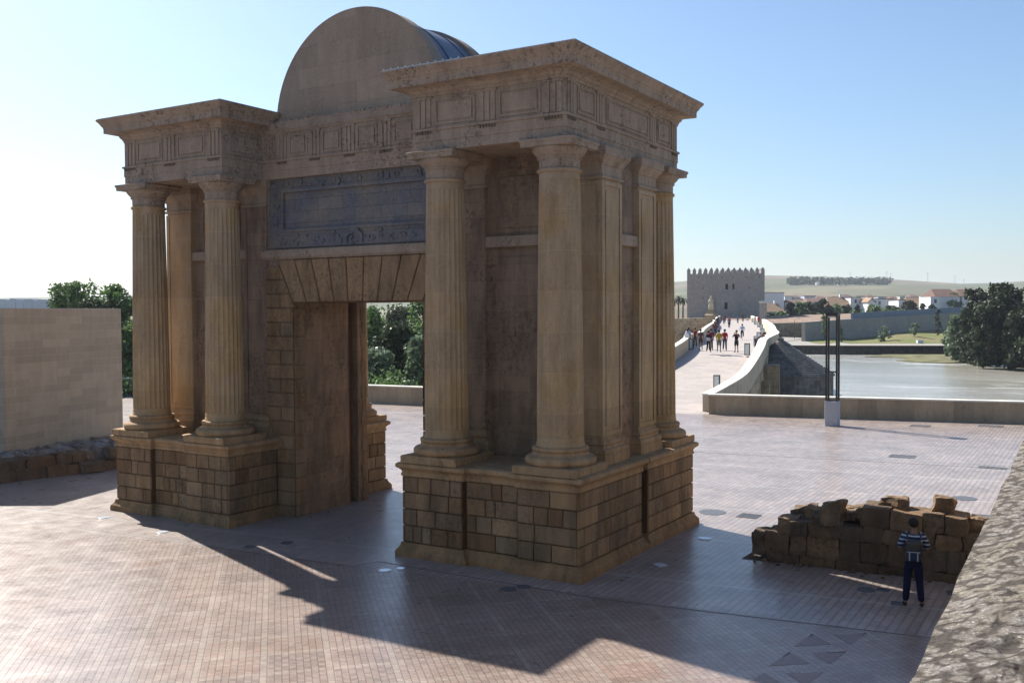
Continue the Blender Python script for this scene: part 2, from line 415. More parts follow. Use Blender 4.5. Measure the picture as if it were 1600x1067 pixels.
    def build(s, name, mat, parent=None, smooth=False, bevel=0, recalc=True, **tags):
        me = bpy.data.meshes.new(name)
        me.from_pydata(s.v, [], s.f); me.update()
        if recalc:
            bm = bmesh.new(); bm.from_mesh(me); bmesh.ops.recalc_face_normals(bm, faces=bm.faces); bm.to_mesh(me); bm.free()
        at_ = me.color_attributes.new('tint', 'FLOAT_COLOR', 'CORNER')
        buf = []
        for p_, t in zip(me.polygons, s.t): buf += [t[0], t[1], t[2], 1.0] * p_.loop_total
        at_.data.foreach_set('color', buf)
        me.materials.append(MS[mat] if isinstance(mat, str) else mat)
        if smooth: me.polygons.foreach_set('use_smooth', [True] * len(me.polygons))
        o = bpy.data.objects.new(name, me); COL.objects.link(o)
        if parent: o.parent = parent
        if bevel:
            b = o.modifiers.new('bevel', 'BEVEL'); b.width = bevel; b.segments = 1; b.limit_method = 'ANGLE'
        tag(o, **tags); return o
def rt(lo=.8, hi=1.15, warm=.06):
    k = random.uniform(lo, hi); w = random.uniform(-warm, warm)
    return (k * (1 + w), k, k * (1 - w * 1.5))
def struct(name, mb, mat, **kw): return mb.build(name, mat, kind='structure', **kw)
def sheet(mb, poly, z):
    mb.add([(p[0], p[1], z) for p in poly], [list(range(len(poly)))])

# ================================================================== SETTING
# plaza slab: one sheet up to the river parapets
PLZ = [(-140, -70), (90, -70), (90, 50.2), (14.9, 40.4), (-1.8, 36.9), (-10.3, 34.0), (-24, 33.0), (-46, 30.2), (-70, 26.4), (-140, 10)]
mb = MB(); mb.prism(PLZ, -7.5, 0); struct('plaza', mb, 'paving', smooth=False)
# drain slots set in the paving: thin steel lines
def line_strip(mb, pts, w, z):
    for a, b in zip(pts[:-1], pts[1:]):
        a = Vector(a); b = Vector(b); d = (b - a).normalized(); n = Vector((-d.y, d.x)) * w / 2
        mb.add([(a.x + n.x, a.y + n.y, z), (a.x - n.x, a.y - n.y, z), (b.x - n.x, b.y - n.y, z), (b.x + n.x, b.y + n.y, z)], [(0, 1, 2, 3)])
mb = MB()
line_strip(mb, [(-9, 19.6), (3.12, 21.28), (17, 23.1), (34, 25.3)], .055, .004)
line_strip(mb, [(-12, 40.0 - 6.5), (-5.3, 34.6), (-1.9, 35.2)], .05, .004)
line_strip(mb, [(-9, -2.3), (2.8, -1.5), (3.1, -.75), (9.36, -.8), (15.75, .1), (18, .4)], .035, .004)
struct('paving_drain_slots', mb, 'line')
# dark triangular inlays, saw-toothed along one side
mb = MB()
def tri(a, b, c, teeth=9):
    a, b, c = Vector(a), Vector(b), Vector(c)   # teeth run from a to c
    pts = [b]
    for i in range(teeth):
        p0 = c.lerp(a, i / teeth); p1 = c.lerp(a, (i + 1) / teeth); q_ = p1 + (b - a) * (0)
        step = (p1 - p0); e = (b - c).normalized() * step.length * .7
        pts += [p0, p0 - e * .0 + step * .5 + (b - a).normalized() * step.length * .45]
    pts.append(a)
    n = len(pts); mb.add([(p_.x, p_.y, .004) for p_ in pts], [list(range(n))])
for k in range(5):
    o = Vector((-.42, -1.12)) * k * .0 + Vector((-.10 * k, -1.23 * k))
    tri(Vector((13.79, -1.70)) + o, Vector((14.39, -1.20)) + o, Vector((13.92, -.80)) + o)
    tri(Vector((14.02, -.59)) + o + Vector((.25, -.04)), Vector((14.60, -1.05)) + o + Vector((.1, 0)), Vector((14.72, -.14)) + o + Vector((.1, -.1)))
struct('paving_inlay', mb, 'inlay_dark')
# gravel bed round the ruined wall
mb = MB(); sheet(mb, [(10.9, 4.13), (15.95, 4.55), (18.4, 4.8), (18.4, 8.2), (14.5, 8.2), (10.95, 5.9)], .008); struct('gravel_bed', mb, 'gravel')
# river
mb = MB(); sheet(mb, [(-400, -100), (500, -100), (500, 420), (-400, 300)], -5.0); struct('river', mb, 'water')
# riverbed and land sheet out to the horizon (a fan of quads, real distances)
def ridge_y(px):
    pts = [(-1500, 466), (0, 466), (300, 462), (1000, 447), (1060, 441), (1190, 431), (1300, 433.5), (1390, 437.5), (1450, 441), (1510, 444.5), (1550, 443), (1600, 440), (1800, 441), (3200, 450)]
    for (a, b), (c, d) in zip(pts[:-1], pts[1:]):
        if a <= px <= c: return b + (d - b) * (px - a) / (c - a)
    return 466
def hor(px): return 490.4 - px * .0051 if False else 490.4 - 8.2 * px / 1600
TS = [300, 340, 400, 480, 600, 750, 900, 1100, 1350, 1600, 1900, 2200, 2450, 2600, 2800, 3300, 4500]
def land_z(px, t):
    top = 6.3 + (hor(px) - ridge_y(px)) / FPX * 2600
    k = max(0, min(1, (t - 560) / (2600 - 560)))
    k = k * k * (3 - 2 * k) * .55 + k * .45
    z = 4 + (top - 4) * k
    if t < 2400: z += 5.0 * k * noise.noise(Vector((px * .006, t * .003, 3.3)))
    if t > 2600: z = top - (t - 2600) * .02
    if t <= 301: z = -8
    return z
mb = MB(); cols = list(range(-1500, 3201, 50)); vs = []
for t in TS:
    for px in cols:
        q_ = at(px, 484, t); vs.append((q_.x, q_.y, land_z(px, t)))
nc = len(cols); fs = [(j * nc + i, j * nc + i + 1, (j + 1) * nc + i + 1, (j + 1) * nc + i) for j in range(len(TS) - 1) for i in range(nc - 1)]
mb.add(vs, fs); struct('hills', mb, 'hills', smooth=True)
mb = MB(); sheet(mb, [(-6000, -3000), (6000, -3000), (6000, 7000), (-6000, 7000)], -9); struct('ground', mb, 'hills')
# grassy far bank behind the quay
mb = MB(); vs = []; cols = list(range(1190, 2101, 35))
for j, (tb) in enumerate((0, .25, .5, .75, 1)):
    for px in cols:
        a = at_z(px, 541, -3.0); yb = 529 - (px - 1256) * .073; yb = max(505, yb)
        b = at(px, yb, 286 + (px - 1256) * .08)
        q_ = Vector(a).lerp(b, tb); vs.append((q_.x, q_.y, q_.z + (.5 * math.sin(px * .05) if 0 < tb < 1 else 0)))
nc = len(cols); mb.add(vs, [(j * nc + i, j * nc + i + 1, (j + 1) * nc + i + 1, (j + 1) * nc + i) for j in range(4) for i in range(nc - 1)])
struct('far_bank', mb, 'bank', smooth=True)
# paved riverside path and landing left of the grass
mb = MB()
P = [at_z(1195, 541, -3), at_z(1330, 541.5, -3), at_z(1700, 541.5, -3), at_z(1700, 538.6, -2.85), at_z(1330, 538.6, -2.8)]
Q = [at(1268, 531, 283), at(1256, 529, 282), at(1190, 527, 282)]
mb.add([(q_.x, q_.y, q_.z + .25) for q_ in P + Q], [(0, 1, 4, 5), (0, 5, 6, 7), (1, 2, 3, 4)]); struct('footpath', mb, 'path')
# gravel spit in the water
mb = MB(); pts = []
for px, py in ((1352, 557), (1385, 553), (1420, 550.5), (1470, 549), (1560, 549), (1600, 565), (1510, 566), (1480, 567), (1440, 565.5), (1400, 563), (1425, 560), (1395, 558)):
    q_ = at_z(px, py, -4.85); pts.append((q_.x, q_.y))
mb.prism(pts, -6, -4.85); struct('gravel_spit', mb, 'spit')
# left bank and islet where the trees beyond the gate grow
mb = MB(); vs = []
rows = [(70, -6), (80, -3.4), (110, -2.6), (160, -1.5), (220, .5), (300, 4)]
cols = list(range(-900, 1051, 75))
for t, z in rows:
    for px in cols:
        q_ = at(px, 484, t + 4 * math.sin(px * .02)); vs.append((q_.x, q_.y, z if px < 900 else min(z, -6)))
nc = len(cols); mb.add(vs, [(j * nc + i, j * nc + i + 1, (j + 1) * nc + i + 1, (j + 1) * nc + i) for j in range(len(rows) - 1) for i in range(nc - 1)])
struct('river_islet', mb, 'bank', smooth=True)

# ================================================================== GATEWAY
C = 3.76
gate = thing('stone_gateway', 'monumental stone gateway with fluted columns and half-round gable in the middle of the plaza', 'gateway')
QX = [lambda v, sx=sx, sy=sy: (v[0] * sx, v[1] if sy > 0 else 2 * C - v[1], v[2]) for sx in (1, -1) for sy in (1, -1)]
SXF = {1: QX[0], -1: QX[2]}
# ---- pedestals
ZC = [.36, .79, 1.22, 1.65, 2.06]
def block(mb, axis, a0, a1, plane, out, z0, z1, d=.05, ch=.016, tint=None):
    "chamfered facing stone on a wall; axis 'x' runs along x on plane y"
    def P3(a, o, z): return (a, plane + out * o, z) if axis == 'x' else (plane + out * o, a, z)
    mb.add([P3(a0, 0, z0), P3(a1, 0, z0), P3(a1, 0, z1), P3(a0, 0, z1), P3(a0, d - ch, z0), P3(a1, d - ch, z0), P3(a1, d - ch, z1), P3(a0, d - ch, z1),
            P3(a0 + ch, d, z0 + ch), P3(a1 - ch, d, z0 + ch), P3(a1 - ch, d, z1 - ch), P3(a0 + ch, d, z1 - ch)],
           [(0, 1, 5, 4), (1, 2, 6, 5), (2, 3, 7, 6), (3, 0, 4, 7), (4, 5, 9, 8), (5, 6, 10, 9), (6, 7, 11, 10), (7, 4, 8, 11), (8, 9, 10, 11)], tint)
def courses(mb, axis, a0, a1, plane, out, zs, wmin=.38, wmax=1.05, **kw):
    if a1 < a0: a0, a1 = a1, a0
    g = .013
    for i in range(len(zs) - 1):
        a = a0
        while a < a1 - .01:
            w = random.uniform(wmin, wmax)
            if random.random() < .22: w = wmin * .75
            if a1 - (a + w) < wmin * .8: w = a1 - a
            k = random.random()
            t = rt(.78, 1.12, .05) if k < .8 else (rt(1.12, 1.35, .02) if k < .89 else (.74, .66, .58))
            block(mb, axis, a + g, a + w - g, plane, out, zs[i] + g, zs[i + 1] - g, tint=t, **kw)
            a += w
for sx in (1, -1):
    xf = SXF[sx]
    Y0, Y1 = .15, 2 * C - .15
    ya, yb = 3.70, 4.12
    poly = [(3.25, Y0), (5.06, Y0), (5.06, Y0 + .14), (6.68, Y0 + .14), (6.68, Y0), (8.30, Y0), (8.30, ya), (8.14, ya), (8.14, yb), (8.30, yb), (8.30, Y1),
            (6.68, Y1), (6.68, Y1 - .14), (5.06, Y1 - .14), (5.06, Y1), (3.25, Y1)]
    mb = MB(xf); mb.prism(poly, 0, 2.4, (.42, .36, .3))
    for s_, pl in ((-1, Y0), (1, Y1)):
        for a0, a1, off in ((3.25, 5.06, 0), (5.11, 6.63, .14), (6.68, 8.30, 0)):
            courses(mb, 'x', a0, a1, pl - s_ * off, s_, ZC)
    courses(mb, 'y', Y0 - .05, ya, 8.30, 1, ZC); courses(mb, 'y', yb, Y1 + .05, 8.30, 1, ZC)
    courses(mb, 'y', Y0 - .05, 2.06, 3.25, -1, ZC); courses(mb, 'y', 2 * C - 2.06, Y1 + .05, 3.25, -1, ZC)
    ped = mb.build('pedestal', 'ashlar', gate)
    mb = MB(xf); mb.mould(poly, [(.05, 0), (.19, .0), (.19, .10), (.175, .16), (.12, .22), (.085, .28), (.075, .345), (.0, .35)], (.72, .68, .64)); mb.build('plinth', 'stone', ped)
    mb = MB(xf); mb.mould(poly, [(.0, 2.06), (.055, 2.06), (.07, 2.09), (.07, 2.14), (.045, 2.17), (.07, 2.22), (.12, 2.27), (.175, 2.30), (.175, 2.395), (.12, 2.42), (0, 2.43)]); mb.build('pedestal_cornice', 'stone', ped, bevel=.012)
    # ---- wall mass between the columns
    mb = MB(xf)
    mb.box(3.6, 7.84, 2.24, 2 * C - 2.24, 2.43, 10.36)
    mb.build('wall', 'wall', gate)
    mb = MB(xf)
    zb = 8.0
    for yy0, yy1 in ((2.10, 2.25), (2 * C - 2.25, 2 * C - 2.10)):
        mb.box(4.45, 7.05, yy0, yy1, zb, zb + .29)
    mb.box(7.83, 7.97, 3.2, 2 * C - 3.2, zb, zb + .29)
    # lower wall dado moulding
    mb.build('wall_band', 'trim', gate, bevel=.015)
    # raised wall panels above and below the band on all faces
    mb = MB(xf)
    for z0, z1 in ((3.1, 7.75), (8.5, 9.85)):
        for yy0, yy1 in ((2.19, 2.25), (2 * C - 2.25, 2 * C - 2.19)):
            mb = MB(xf); mb.box(4.85, 6.65, yy0, yy1, z0, z1, .93); mb.build('wall_panel', 'wall', gate, bevel=.01)
    # ---- pilasters: two at the outer corners, two behind the inner columns, per face
    for sy in (1, -1):
        q2 = lambda v, sx=sx, sy=sy: (v[0] * sx, v[1] if sy > 0 else 2 * C - v[1], v[2])
        for x0, x1, y0, y1 in ((6.98, 7.98, 2.10, 3.22), (3.56, 4.52, 2.10, 2.5)):
            if sx < 0 and x1 > 7: x1 = 8.14
            pb = MB(q2)
            pb.box(x0, x1, y0, y1, 2.9, 10.0)
            # sunk panel borders: raised fillet frame on each visible face
            def frame_y(y, o, xa, xb, za, zb_, w=.1, d=.035):
                pb.box(xa, xa + w, y - o * 0 - d, y, za, zb_); pb.box(xb - w, xb, y - d, y, za, zb_); pb.box(xa + w, xb - w, y - d, y, za, za + w); pb.box(xa + w, xb - w, y - d, y, zb_ - w, zb_)
            frame_y(y0, 1, x0, x1, 3.15, 9.55)
            if x1 > 7:
                d, w = .035, .12
                pb.box(x1, x1 + d, y0 - d, y0 + w, 3.15, 9.55); pb.box(x1, x1 + d, y1 - w, y1, 3.15, 9.55)
                pb.box(x1, x1 + d, y0 + w, y1 - w, 3.15, 3.15 + w); pb.box(x1, x1 + d, y0 + w, y1 - w, 9.55 - w, 9.55)
                pb.box(x1 + .0, x1 + .022, y0 + .2, y1 - .2, 3.38, 9.32)
            pil = pb.build('pilaster', 'column' if x1 > 7 else 'wall', gate, bevel=.008)
            rp = [(x0, y0), (x1, y0), (x1, y1), (x0, y1)]
            if sx * sy < 0: pass
            pb = MB(q2); pb.mould(rp, [(.16, 2.43), (.16, 2.66), (.13, 2.68), (.15, 2.74), (.13, 2.82), (.08, 2.84), (.06, 2.9), (.09, 2.95), (.07, 3.02), (.03, 3.05), (.03, 3.1), (0, 3.1)]); pb.build('pilaster_base', 'stone', pil)
            pb = MB(q2); pb.mould(rp, [(.0, 9.6), (.05, 9.6), (.07, 9.64), (.05, 9.68), (.02, 9.7), (.02, 9.93), (.05, 9.95), (.07, 10.0), (.15, 10.1), (.17, 10.14), (.2, 10.16), (.2, 10.36)]); pb.build('pilaster_capital', 'trim', pil)
        # ---- columns
        for cxn in (4.12, 7.48):
            cyn = .83
            pb = MB(q2)
            prof = [(.60, 3.06, 0), (.575, 3.16, 0), (.57, 3.26, 0), (.57, 3.30, .055)]
            for i in range(1, 8):
                z = 3.30 + (9.40 - 3.30) * i / 7; k = i / 7
                prof.append((.57 - .075 * k ** 1.35, z, .055))
            prof += [(.492, 9.43, 0), (.49, 9.58, 0), (.53, 9.60, 0), (.545, 9.635, 0), (.53, 9.67, 0), (.492, 9.69, 0)]
            pb.lathe(prof, cxn, cyn, 120, flute=1)
            shaft = pb.build('column', 'column', gate)
            pb = MB(q2)
            pb.mould([(cxn - .86, cyn - .86), (cxn + .86, cyn - .86), (cxn + .86, cyn + .86), (cxn - .86, cyn + .86)], [(0, 2.43), (.0, 2.60), (-.02, 2.62)])
            pr = [(.84, 2.62)] + [(.77 + .10 * math.sin(a), 2.725 - .105 * math.cos(a)) for a in [PI * k / 8 for k in range(1, 8)]] + [(.76, 2.84), (.70, 2.86), (.67, 2.91), (.68, 2.95)] + \
                 [(.64 + .055 * math.sin(a), 3.0 - .055 * math.cos(a)) for a in [PI * k / 6 for k in range(6)]] + [(.60, 3.06)]
            pb.lathe(pr, cxn, cyn, 56); pb.build('column_base', 'stone', shaft, smooth=False)
            pb = MB(q2)
            pr = [(.492, 9.69), (.495, 9.90), (.54, 9.92), (.545, 9.95), (.52, 9.96), (.56, 10.0), (.62, 10.06), (.66, 10.12), (.67, 10.17)]
            pb.lathe(pr, cxn, cyn, 56)
            pb.mould([(cxn - .66, cyn - .66), (cxn + .66, cyn - .66), (cxn + .66, cyn + .66), (cxn - .66, cyn + .66)], [(0, 10.17), (.03, 10.18), (.03, 10.27), (.06, 10.29), (.06, 10.355)])
            pb.build('capital', 'trim', shaft, bevel=.01)
# ---- door piers, passage and lintel
OW = 2.42
for sx in (1, -1):
    xf = SXF[sx]
    mb = MB(xf)
    mb.box(OW + .05, 3.2, 2.12, 4.6, 0, 7.94); mb.box(OW + .3, 3.2, 4.6, 5.0, 0, 7.94); mb.box(OW + .0, 3.2, 5.0, 2 * C - 2.12, 0, 7.94)
    mb.box(3.2, 3.62, 2.12, 2 * C - 2.12, 2.43, 10.36)
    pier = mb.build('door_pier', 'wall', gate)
    mb = MB(xf); g = .012
    zr = [.03] + [.36 + .434 * i for i in range(0, 18)]
    for face in (0, 1):
      mb = MB(xf)
      for i in range(len(zr) - 1):
        z0, z1 = zr[i], min(zr[i + 1], 7.88)
        xin = OW if z1 < 6.62 else 2.46 + (z0 - 6.6) / 1.3 * .62 + .03
        xin2 = OW if z1 < 6.62 else 2.46 + (z1 - 6.6) / 1.3 * .62 + .03
        xo = 3.2 if z0 < 2.4 else 3.60
        for pl, out in (((2.12, -1), (2 * C - 2.12, 1))[face],):
            def q4(xa, xb, xa2, xb2, t):
                a = [(xa, pl, z0 + g), (xb, pl, z0 + g), (xb2, pl, z1 - g), (xa2, pl, z1 - g)]
                b = [(xa + .01, pl + out * .05, z0 + g + .01), (xb - .01, pl + out * .05, z0 + g + .01), (xb2 - .01, pl + out * .05, z1 - g - .01), (xa2 + .01, pl + out * .05, z1 - g - .01)]
                mb.hexa(a, b, t)
            if i % 2 == 0 or xo - xin < .8: q4(xin, xo, xin2, xo, rt(.85, 1.15))
            else:
                mid = (xin + xo) / 2; q4(xin, mid - g, xin2, mid - g, rt(.85, 1.15)); q4(mid + g, xo, mid + g, xo, rt(.85, 1.15))
        if z1 < 6.6:
            wd = .36 if i % 2 else .5
            if face == 0: block(mb, 'y', 2.07, 2.07 + wd, OW + .05, -1, z0 + g, z1 - g, tint=rt(.85, 1.1))
            else: block(mb, 'y', 5.35 - wd * .4, 5.4, OW + .0, -1, z0 + g, z1 - g, d=.03, tint=rt(.85, 1.1))
      mb.build('quoin_stones', 'ashlar', pier)
mb = MB()
mb.box(-OW - .06, OW + .06, 2.12, 2 * C - 2.12, 6.6, 7.94, (.5, .42, .36)); mb.box(-3.6, 3.6, 2.2, 2 * C - 2.2, 7.94, 10.4)
lint = mb.build('lintel_wall', 'wall', gate)
for pl, out in ((2.12, -1), (2 * C - 2.12, 1)):
    mb = MB()
    for k in range(9):
        tw, bw, g = 6.16 / 9, 4.92 / 9, .016
        t0, t1, b0, b1 = -3.08 + tw * k + g, -3.08 + tw * (k + 1) - g, -2.46 + bw * k + g, -2.46 + bw * (k + 1) - g
        a = [(b0, pl, 6.62), (b1, pl, 6.62), (t1, pl, 7.9), (t0, pl, 7.9)]
        b = [(x + sgn * .012, pl + out * .05, z + dz) for (x, _, z), sgn, dz in zip(a, (1, -1, -1, 1), (.012, .012, -.012, -.012))]
        mb.hexa(a, b, rt(1.0, 1.25, .03))
    mb.build('voussoirs', 'ashlar', lint)
mb = MB(); q_ = [(-3.64, 2.12), (3.64, 2.12), (3.64, 2 * C - 2.12), (-3.64, 2 * C - 2.12)]
mb.mould(q_, [(0, 7.92), (.06, 7.93), (.06, 7.96), (.10, 7.98), (.10, 8.2), (.06, 8.23), (0, 8.24)]); mb.build('string_course', 'trim', gate, bevel=.008)
# ---- blue-grey relief panel
mb = MB(); mb.box(-2.78, 2.78, 2.12, 2.3, 8.82, 9.94)
pan = mb.build('relief_panel', 'slab', gate)
mb = MB(); y = 2.06
mb.box(-3.4, 3.4, y, 2.28, 8.26, 8.74); mb.box(-3.4, 3.4, y, 2.28, 10.02, 10.36); mb.box(-3.4, -2.86, y, 2.28, 8.74, 10.02); mb.box(2.86, 3.4, y, 2.28, 8.74, 10.02)
for (x0, x1, z0, z1) in ((-2.86, 2.86, 8.74, 8.82), (-2.86, 2.86, 9.94, 10.02), (-2.86, -2.78, 8.82, 9.94), (2.78, 2.86, 8.82, 9.94)): mb.box(x0, x1, y - .05, 2.28, z0, z1)
# carved foliage scrolls, low relief
def curl(x, z, r, s=1, n=11):
    x += random.uniform(-.07, .07); z += random.uniform(-.03, .03); r *= random.uniform(.7, 1.25); ph = random.uniform(0, 6)
    for i in range(n):
        a = ph + i / (n - 1) * 4.6; rr = r * (1 - .75 * i / (n - 1)); k = .055 * (1 - .45 * i / (n - 1))
        px_, pz_ = x + s * rr * math.cos(a), z + rr * .72 * math.sin(a)
        mb.rock(px_ - k, px_ + k, y - .028, y + .02, pz_ - k, pz_ + k, .03, 2, i)
random.seed(3)
for i in range(60):
    x = random.uniform(-3.3, 3.3); z = random.choice((random.uniform(8.3, 8.7), random.uniform(10.06, 10.3))); k = random.uniform(.03, .1); mb.rock(x - k, x + k, y - .02, y + .02, z - k * .6, z + k * .6, .04, 2, i)
for i in range(9):
    x = -2.9 + i * .72
    curl(x, 8.47, .20, 1 if i % 2 else -1)
    curl(x + .2, 10.19, .15, -1 if i % 2 else 1, 8)
for i in range(11):
    a = PI * i / 10; mb.rock(-.0 + .3 * math.cos(a) - .05, .3 * math.cos(a) + .05, y - .06, y + .02, 8.42 + .26 * math.sin(a) - .08, 8.42 + .26 * math.sin(a) + .08, .012, 2, i)
for i in range(4):
    for xx in (-3.13, 3.13): curl(xx, 8.98 + .28 * i, .13, 1 if i % 2 else -1, 7)
mb.build('panel_frame', 'slab', pan)
# ---- entablature: architrave and frieze break forward over each pair of columns
XE, YE, YM, XI = 7.92, .30, 1.90, 3.52
def mir(y): return 2 * C - y
ent = [(-XE, YE), (-XI, YE), (-XI, YM), (XI, YM), (XI, YE), (XE, YE), (XE, mir(YE)), (XI, mir(YE)), (XI, mir(YM)), (-XI, mir(YM)), (-XI, mir(YE)), (-XE, mir(YE))]
mb = MB(); mb.mould(ent, [(0, 10.36), (0, 10.60), (.02, 10.61), (.02, 10.86), (.06, 10.87), (.06, 10.93), (.0, 10.935), (0, 11.72), (.04, 11.73), (.05, 11.78), (.08, 11.80), (.08, 11.84)])
# frieze ornament: triglyphs, sunk metope frames and guttae rows
def tri_x(xc, w, y, o):
    for k in (-1, 0, 1):
        mb.box(xc + k * w / 3 - w * .12, xc + k * w / 3 + w * .12, min(y, y + o * .028), max(y, y + o * .028), 10.95, 11.66)
    mb.box(xc - w / 2 - .02, xc + w / 2 + .02, min(y, y + o * .055), max(y, y + o * .055), 11.66, 11.72)
    for k in range(6): mb.box(xc - w / 2 + (k + .2) * w / 6, xc - w / 2 + (k + .8) * w / 6, min(y, y + o * .06), max(y, y + o * .06), 10.79, 10.855, .55)
def tri_y(yc, w, x, o):
    for k in (-1, 0, 1):
        mb.box(min(x, x + o * .028), max(x, x + o * .028), yc + k * w / 3 - w * .12, yc + k * w / 3 + w * .12, 10.95, 11.66)
    mb.box(min(x, x + o * .055), max(x, x + o * .055), yc - w / 2 - .02, yc + w / 2 + .02, 11.66, 11.72)
    for k in range(6): mb.box(min(x, x + o * .06), max(x, x + o * .06), yc - w / 2 + (k + .2) * w / 6, yc - w / 2 + (k + .8) * w / 6, 10.79, 10.855, .55)
def met_x(x0, x1, y, o):
    d = .03; ya_, yb_ = min(y, y + o * d), max(y, y + o * d)
    for a, b, c_, e in ((x0, x1, 11.0, 11.045), (x0, x1, 11.6, 11.645), (x0, x0 + .045, 11.045, 11.6), (x1 - .045, x1, 11.045, 11.6)): mb.box(a, b, ya_, yb_, c_, e)
    mb.box(x0 + .1, x1 - .1, ya_, yb_, 11.1, 11.54)
def met_y(y0, y1, x, o):
    d = .03; xa_, xb_ = min(x, x + o * d), max(x, x + o * d)
    for a, b, c_, e in ((y0, y1, 11.0, 11.045), (y0, y1, 11.6, 11.645), (y0, y0 + .045, 11.045, 11.6), (y1 - .045, y1, 11.045, 11.6)): mb.box(xa_, xb_, a, b, c_, e)
    mb.box(xa_, xb_, y0 + .1, y1 - .1, 11.1, 11.54)
for sx in (1, -1):
    for y, o in ((YE, -1), (mir(YE), 1)):
        for xc in (3.85, 5.78, 7.62): tri_x(sx * xc, .5, y, o)
        for a, b in ((4.22, 5.42), (6.12, 7.28)): met_x(min(sx * a, sx * b), max(sx * a, sx * b), y, o)
    for yc in (.58, 2.12, 5.4, 6.94): tri_y(yc, .42, sx * XE, sx)
    for a, b in ((.9, 1.82), (2.46, 5.06), (5.7, 6.62)): met_y(a, b, sx * XE, sx)
    met_y(.55, 1.65, sx * XI, -sx); met_y(mir(1.65), mir(.55), sx * XI, -sx)
for y, o in ((YM, -1), (mir(YM), 1)):
    for k in range(-2, 3): tri_x(k * 1.33, .42, y, o)
    for k in range(-3, 3):
        a, b = k * 1.33 + .3, (k + 1) * 1.33 - .3
        met_x(max(a, -3.35), min(b, 3.35), y, o)
entab = mb.build('entablature', 'trim', gate)
# heavy cornice over each column pair
for sx in (1, -1):
    mb = MB(SXF[sx])
    cp = [(XI, YE), (XE, YE), (XE, mir(YE)), (XI, mir(YE))]
    mb.mould(cp, [(.04, 11.80), (.10, 11.82), (.12, 11.88), (.18, 11.91), (.24, 11.93), (.44, 11.95), (.44, 12.10), (.455, 12.11), (.46, 12.15), (.49, 12.17), (.51, 12.22), (.57, 12.30), (.60, 12.33), (.60, 12.385), (.5, 12.40)])
    co = mb.build('cornice', 'trim', gate, bevel=.006)
    mb = MB(SXF[sx]); mb.mould(cp, [(.56, 12.385), (.565, 12.405), (.3, 12.42)]); mb.build('roof_flashing', 'zinc', co)
mb = MB()
for y0, y1 in ((YM - .06, 2.3), (mir(2.3), mir(YM) + .06)): mb.box(-XI + .02, XI - .02, y0, y1, 11.84, 12.03)
for k in range(60):
    x = -3.4 + k * 6.8 / 60
    mb.rock(x, x + .113, YM - .075, YM + .3, 12.0, 12.03 + random.uniform(.02, .07), .02, 2, k)
mb.build('blocking_course', 'trim', gate)
# bird studs on the cornice of the near block
mb = MB()
mb.box(2.98, 5.35, -.27, -.25, 12.40, 12.412)
for k in range(11): mb.box(3.0 + k * .23, 3.02 + k * .23, -.27, -.25, 12.41, 12.455)
mb.build('cornice_studs', 'steel', gate)
# ---- half-round gable walls and the vault roof between them
def halfdisc(mb, r, y0, y1, zc=12.0, n=64):
    pts = [(r * math.cos(PI * k / n), zc + r * math.sin(PI * k / n)) for k in range(n + 1)]
    vs = [(x, y0, z) for x, z in pts] + [(x, y1, z) for x, z in pts]; m_ = n + 1
    mb.add(vs, [list(range(m_)), list(range(m_, 2 * m_))[::-1]] + [(k, k + 1, m_ + k + 1, m_ + k) for k in range(n)] + [(0, n, 2 * n + 1, n + 1)])
mb = MB(); halfdisc(mb, 3.1, 2.12, 2.65); mb.build('lunette_wall', 'lunette', gate)
mb = MB(); halfdisc(mb, 3.1, mir(2.65), mir(2.12)); mb.build('lunette_wall', 'lunette', gate)
mb = MB(); halfdisc(mb, 3.0, 2.65, mir(2.65))
for k in range(0, 2): halfdisc(mb, 3.03, 3.2 + k * 1.1, 3.24 + k * 1.1)
mb.build('vault_roof', 'zinc', gate)
# ================================================================== WALLS, RUINS, BRIDGE
random.seed(11)
# tall pale block wall at the left, bent at its near end
mb = MB(); mb.prism([(-17.75, 2.15), (-19.70, 8.88), (-20.45, 8.66), (-18.6, 2.5), (-27, -2.8), (-26.6, -3.45)][::-1], 0, 6.52)
tag(mb.build('block_wall', 'pale_wall', bevel=.02), 'tall plain wall of pale sawn blocks at the left behind the low ruined wall', 'wall')
# low ruined wall at its foot
ro = thing('ruined_wall', 'low rough ruined stone footing along the foot of the tall pale wall at left', 'ruin', (-17, 3, 0))
def along(A, B):
    A = Vector(A); B = Vector(B); d = (B - A).normalized(); n = Vector((-d.y, d.x)); a = math.atan2(d.y, d.x)
    return lambda w: (A.x + d.x * w[0] + n.x * w[1], A.y + d.y * w[0] + n.y * w[1], w[2])
fx = along((-16.9, -3.0), (-15.35, 6.0)); rel = Vector((17, -3, 0))
mb = MB()
z0 = -.03
for row, (h, back) in enumerate(((.46, 0), (.44, .12))):
    x = 0
    while x < 9.2:
        w = random.uniform(.55, 1.15)
        if not (row == 1 and 7.2 < x < 8.3):
            mb.rock(x + .02, x + w - .02, back + random.uniform(-.04, .06), back + 1.0, z0, z0 + h - .02 + random.uniform(-.05, .05), .07, 5, random.random() * 9, rt(.75, 1.2), lambda v: Vector(fx(v)) + rel)
        x += w
    z0 += h - .03
mb.rock(7.0, 7.9, -.35, .5, 0, .42, .09, 5, 3, rt(), lambda v: Vector(fx(v)) + rel)
mb.rock(8.2, 8.7, -.1, .4, .4, .85, .08, 5, 4, rt(), lambda v: Vector(fx(v)) + rel)
mb.rock(9.0, 10.2, 0, .9, 0, .7, .09, 5, 6, rt(), lambda v: Vector(fx(v)) + rel)
mb.rock(9.3, 10.0, .3, 1.1, .65, 1.15, .09, 5, 7, rt(), lambda v: Vector(fx(v)) + rel)
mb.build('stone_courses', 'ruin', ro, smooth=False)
mb = MB()
